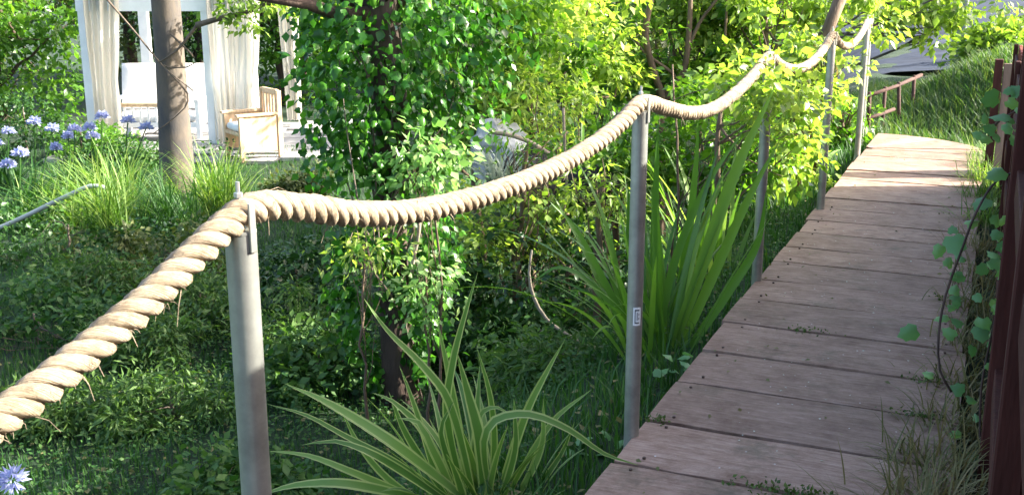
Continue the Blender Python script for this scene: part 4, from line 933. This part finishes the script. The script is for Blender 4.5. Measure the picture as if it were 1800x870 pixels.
mp = np.array([tuple(dk(r_.uniform(-1, 6.5), abs(r_.normal())*.25 if r_.random() < .3 else 1-abs(r_.normal())*.12, .008)) for _ in range(260)])
o = leaf_obj('leaf_litter', mp, r_.normal(size=(len(mp), 3))*np.array([1, 1, .2]), np.array([0, 0, 1])+r_.normal(size=(len(mp), 3))*.3, r_.uniform(.01, .03, len(mp)), M['dry'], r=r_)
tag(o, 'dry bits of leaf and straw lying along the edges of the planks', 'litter', kind='stuff')
mp = scatter(5000, -6, 2.5, 2.4, 9, 77, L_); mp[:, 2] += .05
o = leaf_obj('dead_leaves', mp, r_.normal(size=(len(mp), 3))*np.array([1, 1, .3]), np.array([0, 0, 1])+r_.normal(size=(len(mp), 3))*.5, r_.uniform(.02, .05, len(mp)), M['dry'], r=r_)
tag(o, 'brown fallen leaves scattered through the grass of the hollow', 'litter', kind='stuff')

# ------------------------------------------------------------------ far end: small rail fence, poles
rf = at_y(1525, 215, 11.0); rf.z = hz(rf.x, rf.y); root = empty('rail_fence', rf, 'low rust-brown pole fence beyond the end of the boardwalk', 'fence')
pts = [at_y(1526, 168, rf.y)-rf, at_y(1575, 152, rf.y+.5)-rf, at_y(1620, 132, rf.y+1.0)-rf]
mb = MB(); mb.tube(pts, .02, 8, wob=.5); mb.build('rail', M['rail'], root, smooth=True)
mb = MB(); mb.tube([p-Vector((0, 0, .24)) for p in pts[:2]], .02, 8); mb.build('rail', M['rail'], root, smooth=True)
for t in (.02, .3, .55, .85):
    p = pts[0].lerp(pts[1], t*2) if t < .5 else pts[1].lerp(pts[2], (t-.5)*2)
    mb = MB(); mb.tube([p+Vector((0, 0, .03)), Vector((p.x+rnd.uniform(-.05, .09), p.y, -.3))], .02, 8); mb.build('fence_post', M['rail'], root, smooth=True)
for k, (px, d, rr_, lab) in enumerate([(1685, 19.0, .075, 'grey utility pole rising past the grass bank'), (1672, 21, .03, 'thin dark pole beside the grey utility pole')]):
    p = at_y(px, 110, d); z = hz(p.x, p.y); mb = MB(); mb.tube([(0, 0, -.3), (0, 0, 3), (0, 0, 6)], [rr_, rr_*.9, rr_*.75], 10); o = mb.build('utility_pole', M['pole'], smooth=True); o.location = (p.x, p.y, z); tag(o, lab, 'pole', 'poles by the road')

# ------------------------------------------------------------------ pavilion
pb = Vector((-6.0, 15.2, 0)); pb.z = hz(-5.6, 15.0)-.02
def loc_px(px, py, d): return at_y(px, py, d)-pb
pav = empty('pavilion', pb, 'white timber pavilion with cream curtains tied at its posts', 'pavilion')
yF = 15.0; yB = 17.4
def xat(px, y): return at_y(px, 150, y).x-pb.x
xl, xr = xat(160, yF), xat(372, yF); 
for x, y in ((xl, yF-pb.y), (xr, yF-pb.y), (xl, yB-pb.y), (xr, yB-pb.y)):
    mb = MB(); mb.box(x-.07, x+.07, y-.07, y+.07, 0.0, 2.3); mb.build('post', M['white'], pav, bevel=.006)
for y in (yF-pb.y, yB-pb.y):
    mb = MB(); mb.box(xl-.25, xr+.25, y-.06, y+.06, 2.302, 2.50); mb.build('beam', M['white'], pav, bevel=.006)
for x in np.linspace(xl-.1, xr+.1, 9):
    mb = MB(); mb.box(x-.03, x+.03, yF-pb.y-.3, yB-pb.y+.3, 2.502, 2.62); mb.build('rafter', M['white'], pav)
mb = MB(); mb.box(xl-.07, xr+.07, yF-pb.y-.063, yB-pb.y, 1.98+.0, 2.10) if False else None
def curtain(x0t, x1t, x0m, x1m, x0b, x1b, y, zt, zm, zb, folds, nm, rr_):
    mb = MB(); rows = []; n = 60
    for i in range(25):
        t = i/24; z = zt+(zb-zt)*t
        tm = (zt-zm)/(zt-zb)
        if t < tm: k = (t/tm)**1.4; a = x0t+(x0m-x0t)*k; b = x1t+(x1m-x1t)*k
        else: k = ((t-tm)/(1-tm))**.7; a = x0m+(x0b-x0m)*k; b = x1m+(x1b-x1m)*k
        rows.append([(a+(b-a)*j/n, y+.045*(1+.6*math.sin(j*.23+rr_*2))*math.sin(j/n*PI*2*folds+1.9*math.sin(t*2.2+rr_)+1.6*math.sin(j*.11+rr_*3))*(1-.4*math.exp(-((t-tm)/.1)**2))+.02*math.sin(j*.9+t*5), z) for j in range(n+1)])
    mb.grid(rows); mb.build('curtain', M['cloth'], pav, smooth=True)
curtain(xl+.02, xl+.52, xl+.06, xl+.40, xl+.05, xl+.42, yF-pb.y-.12, 2.3, .95, .05, 5, 'a', 0)
curtain(xr+.0, xr+.75, xr+.02, xr+.68, xr+.04, xr+.55, yF-pb.y-.12, 2.3, 1.2, .12, 8, 'b', 1)
curtain(xr+.45, xr+.80, xr+.50, xr+.78, xr+.55, xr+.78, yB-pb.y-.12, 2.3, 1.2, .12, 4, 'c', 2)
# top beam seen at the frame top
mb = MB(); mb.box(xl-.08, xr+.55, yF-pb.y-.085, yF-pb.y-.062, at_y(270, 20, yF).z-pb.z, at_y(270, -40, yF).z-pb.z); mb.build('fascia', M['white'], pav)
# paving under pavilion
pv = empty('paving', (-4.2, 14.6, hz(-4.2, 14.6)+.02)); pv['kind'] = 'structure'
r3 = random.Random(9)
slab_me = []
for q in range(3):
    mb = MB(); mb.box(-.24, .24, -.24, .24, -.06, .0); o = mb.build('paving_stone', M['paving'], pv, bevel=.008); slab_me.append(o)
first = True
for i in range(-3, 5):
    for j in range(-1, 7):
        k = r3.randrange(3)
        o = bpy.data.objects.new('paving_stone', slab_me[k].data); COL.objects.link(o); o.parent = pv
        x, y = i*.5, j*.5-.2
        o.location = (x, y, hz(-4.2+x, 14.6+y)-hz(-4.2, 14.6)+.03+r3.uniform(-.006, .006)); o.rotation_euler = (0, 0, r3.uniform(-.02, .02))
for o in slab_me: bpy.data.objects.remove(o)

# bench with slatted arm and white cushions
be = Vector((at_y(275, 215, 15.3).x, 15.6, pb.z+.02)); bench = empty('garden_bench', be, 'white slatted garden bench with puffy white cushions inside the pavilion', 'bench')
x0 = at_y(208, 215, 15.6).x-be.x; x1 = at_y(365, 215, 15.6).x-be.x
for x in (x0+.03, x1-.03):
    for y in (-.35, .35):
        mb = MB(); mb.box(x-.03, x+.03, y-.03, y+.03, 0, .62 if y < 0 else .95); mb.build('leg', M['white'], bench, bevel=.004)
    mb = MB(); mb.box(x-.035, x+.035, -.40, .318, .622, .66); mb.build('armrest', M['white'], bench, bevel=.004)
    for j in range(4):
        mb = MB(); y = -.24+j*.14; mb.box(x-.012, x+.012, y-.02, y+.02, .33, .62); mb.build('slat', M['white'], bench)
mb = MB(); mb.box(x0+.062, x1-.062, -.37, .36, .26, .33); mb.build('seat', M['white'], bench, bevel=.004)
mb = MB(); mb.box(x0, x1, -.385, -.36, .58, .62) if False else mb.box(x0+.062, x1-.062, .322, .36, .85, .93); mb.build('back_rail', M['white'], bench, bevel=.004)
for j in range(12):
    x = x0+.1+(x1-x0-.2)*j/11; mb = MB(); mb.box(x-.015, x+.015, .325, .355, .33, .85); mb.build('slat', M['white'], bench)
# front arm rail with slats facing the camera
zr = .55; mb = MB(); mb.box(x0+.061, (x0+x1)/2+.1, -.38, -.34, zr, zr+.05); mb.build('front_rail', M['teak'], bench)
for j in range(6):
    x = x0+.12+j*.11; mb = MB(); mb.box(x-.014, x+.014, -.372, -.348, .331, zr); mb.build('slat', M['white'], bench)
def cushion(parent, c, size, rot, nm='cushion', mat='cushion'):
    bm = bmesh.new(); bmesh.ops.create_cube(bm, size=1); bmesh.ops.subdivide_edges(bm, edges=bm.edges, cuts=5, use_grid_fill=True)
    for v in bm.verts:
        x, y, z = v.co*2; k = (1-.35*(x*x+y*y)/2)
        v.co = Vector((x*.5*size[0]*(1-.06*z*z), y*.5*size[1]*(1-.06*z*z), z*.5*size[2]*max(.35, k*1.1)))
        v.co += Vector((0, 0, .012*noise.noise(v.co*6)))
    me = bpy.data.meshes.new(nm); bm.to_mesh(me); bm.free(); me.polygons.foreach_set('use_smooth', [True]*len(me.polygons))
    o = link(nm, me, M[mat], parent); o.location = c; o.rotation_euler = rot; return o
cushion(bench, ((x0+x1)/2, -.02, .39), (x1-x0-.14, .66, .13), (0, 0, 0), 'seat_cushion')
for j in range(2): cushion(bench, (x0+.38+j*.72, .2, .78), (.68, .66, .2), (R(78), 0, R(3-5*j)), 'back_cushion')
# wooden armchair
ac = Vector(at_y(447, 268, 14.0)); ac.z = hz(ac.x, ac.y)+.03; ch = empty('armchair', ac, 'pale wooden slatted armchair at the right side of the pavilion', 'chair'); ch.rotation_euler = (0, 0, R(-55)); ch.scale = (.86, .86, .95)
for x in (-.3, .3):
    for y in (-.3, .3):
        mb = MB(); mb.box(x-.03, x+.03, y-.035, y+.035, 0, .60 if y < 0 else .92); mb.build('leg', M['teak'], ch, bevel=.004)
    mb = MB(); mb.box(x-.045, x+.045, -.37, .262, .602, .635); mb.build('armrest', M['teak'], ch, bevel=.004)
    mb = MB(); mb.box(x-.012, x+.012, -.262, .262, .12, .598); mb.build('side_panel', M['teak'], ch, bevel=.003)
mb = MB(); mb.box(-.268, .268, -.33, .28, .34, .385); mb.build('seat', M['teak'], ch, bevel=.004)
for j in range(5):
    x = -.22+j*.11; mb = MB(); mb.box(x-.035, x+.035, .285, .31, .387, .86); mb.build('slat', M['teak'], ch)
mb = MB(); mb.box(-.268, .268, .275, .325, .862, .93); mb.build('top_rail', M['teak'], ch, bevel=.004)
cushion(ch, (0, -.03, .44), (.5, .56, .11), (0, 0, 0), 'seat_cushion')
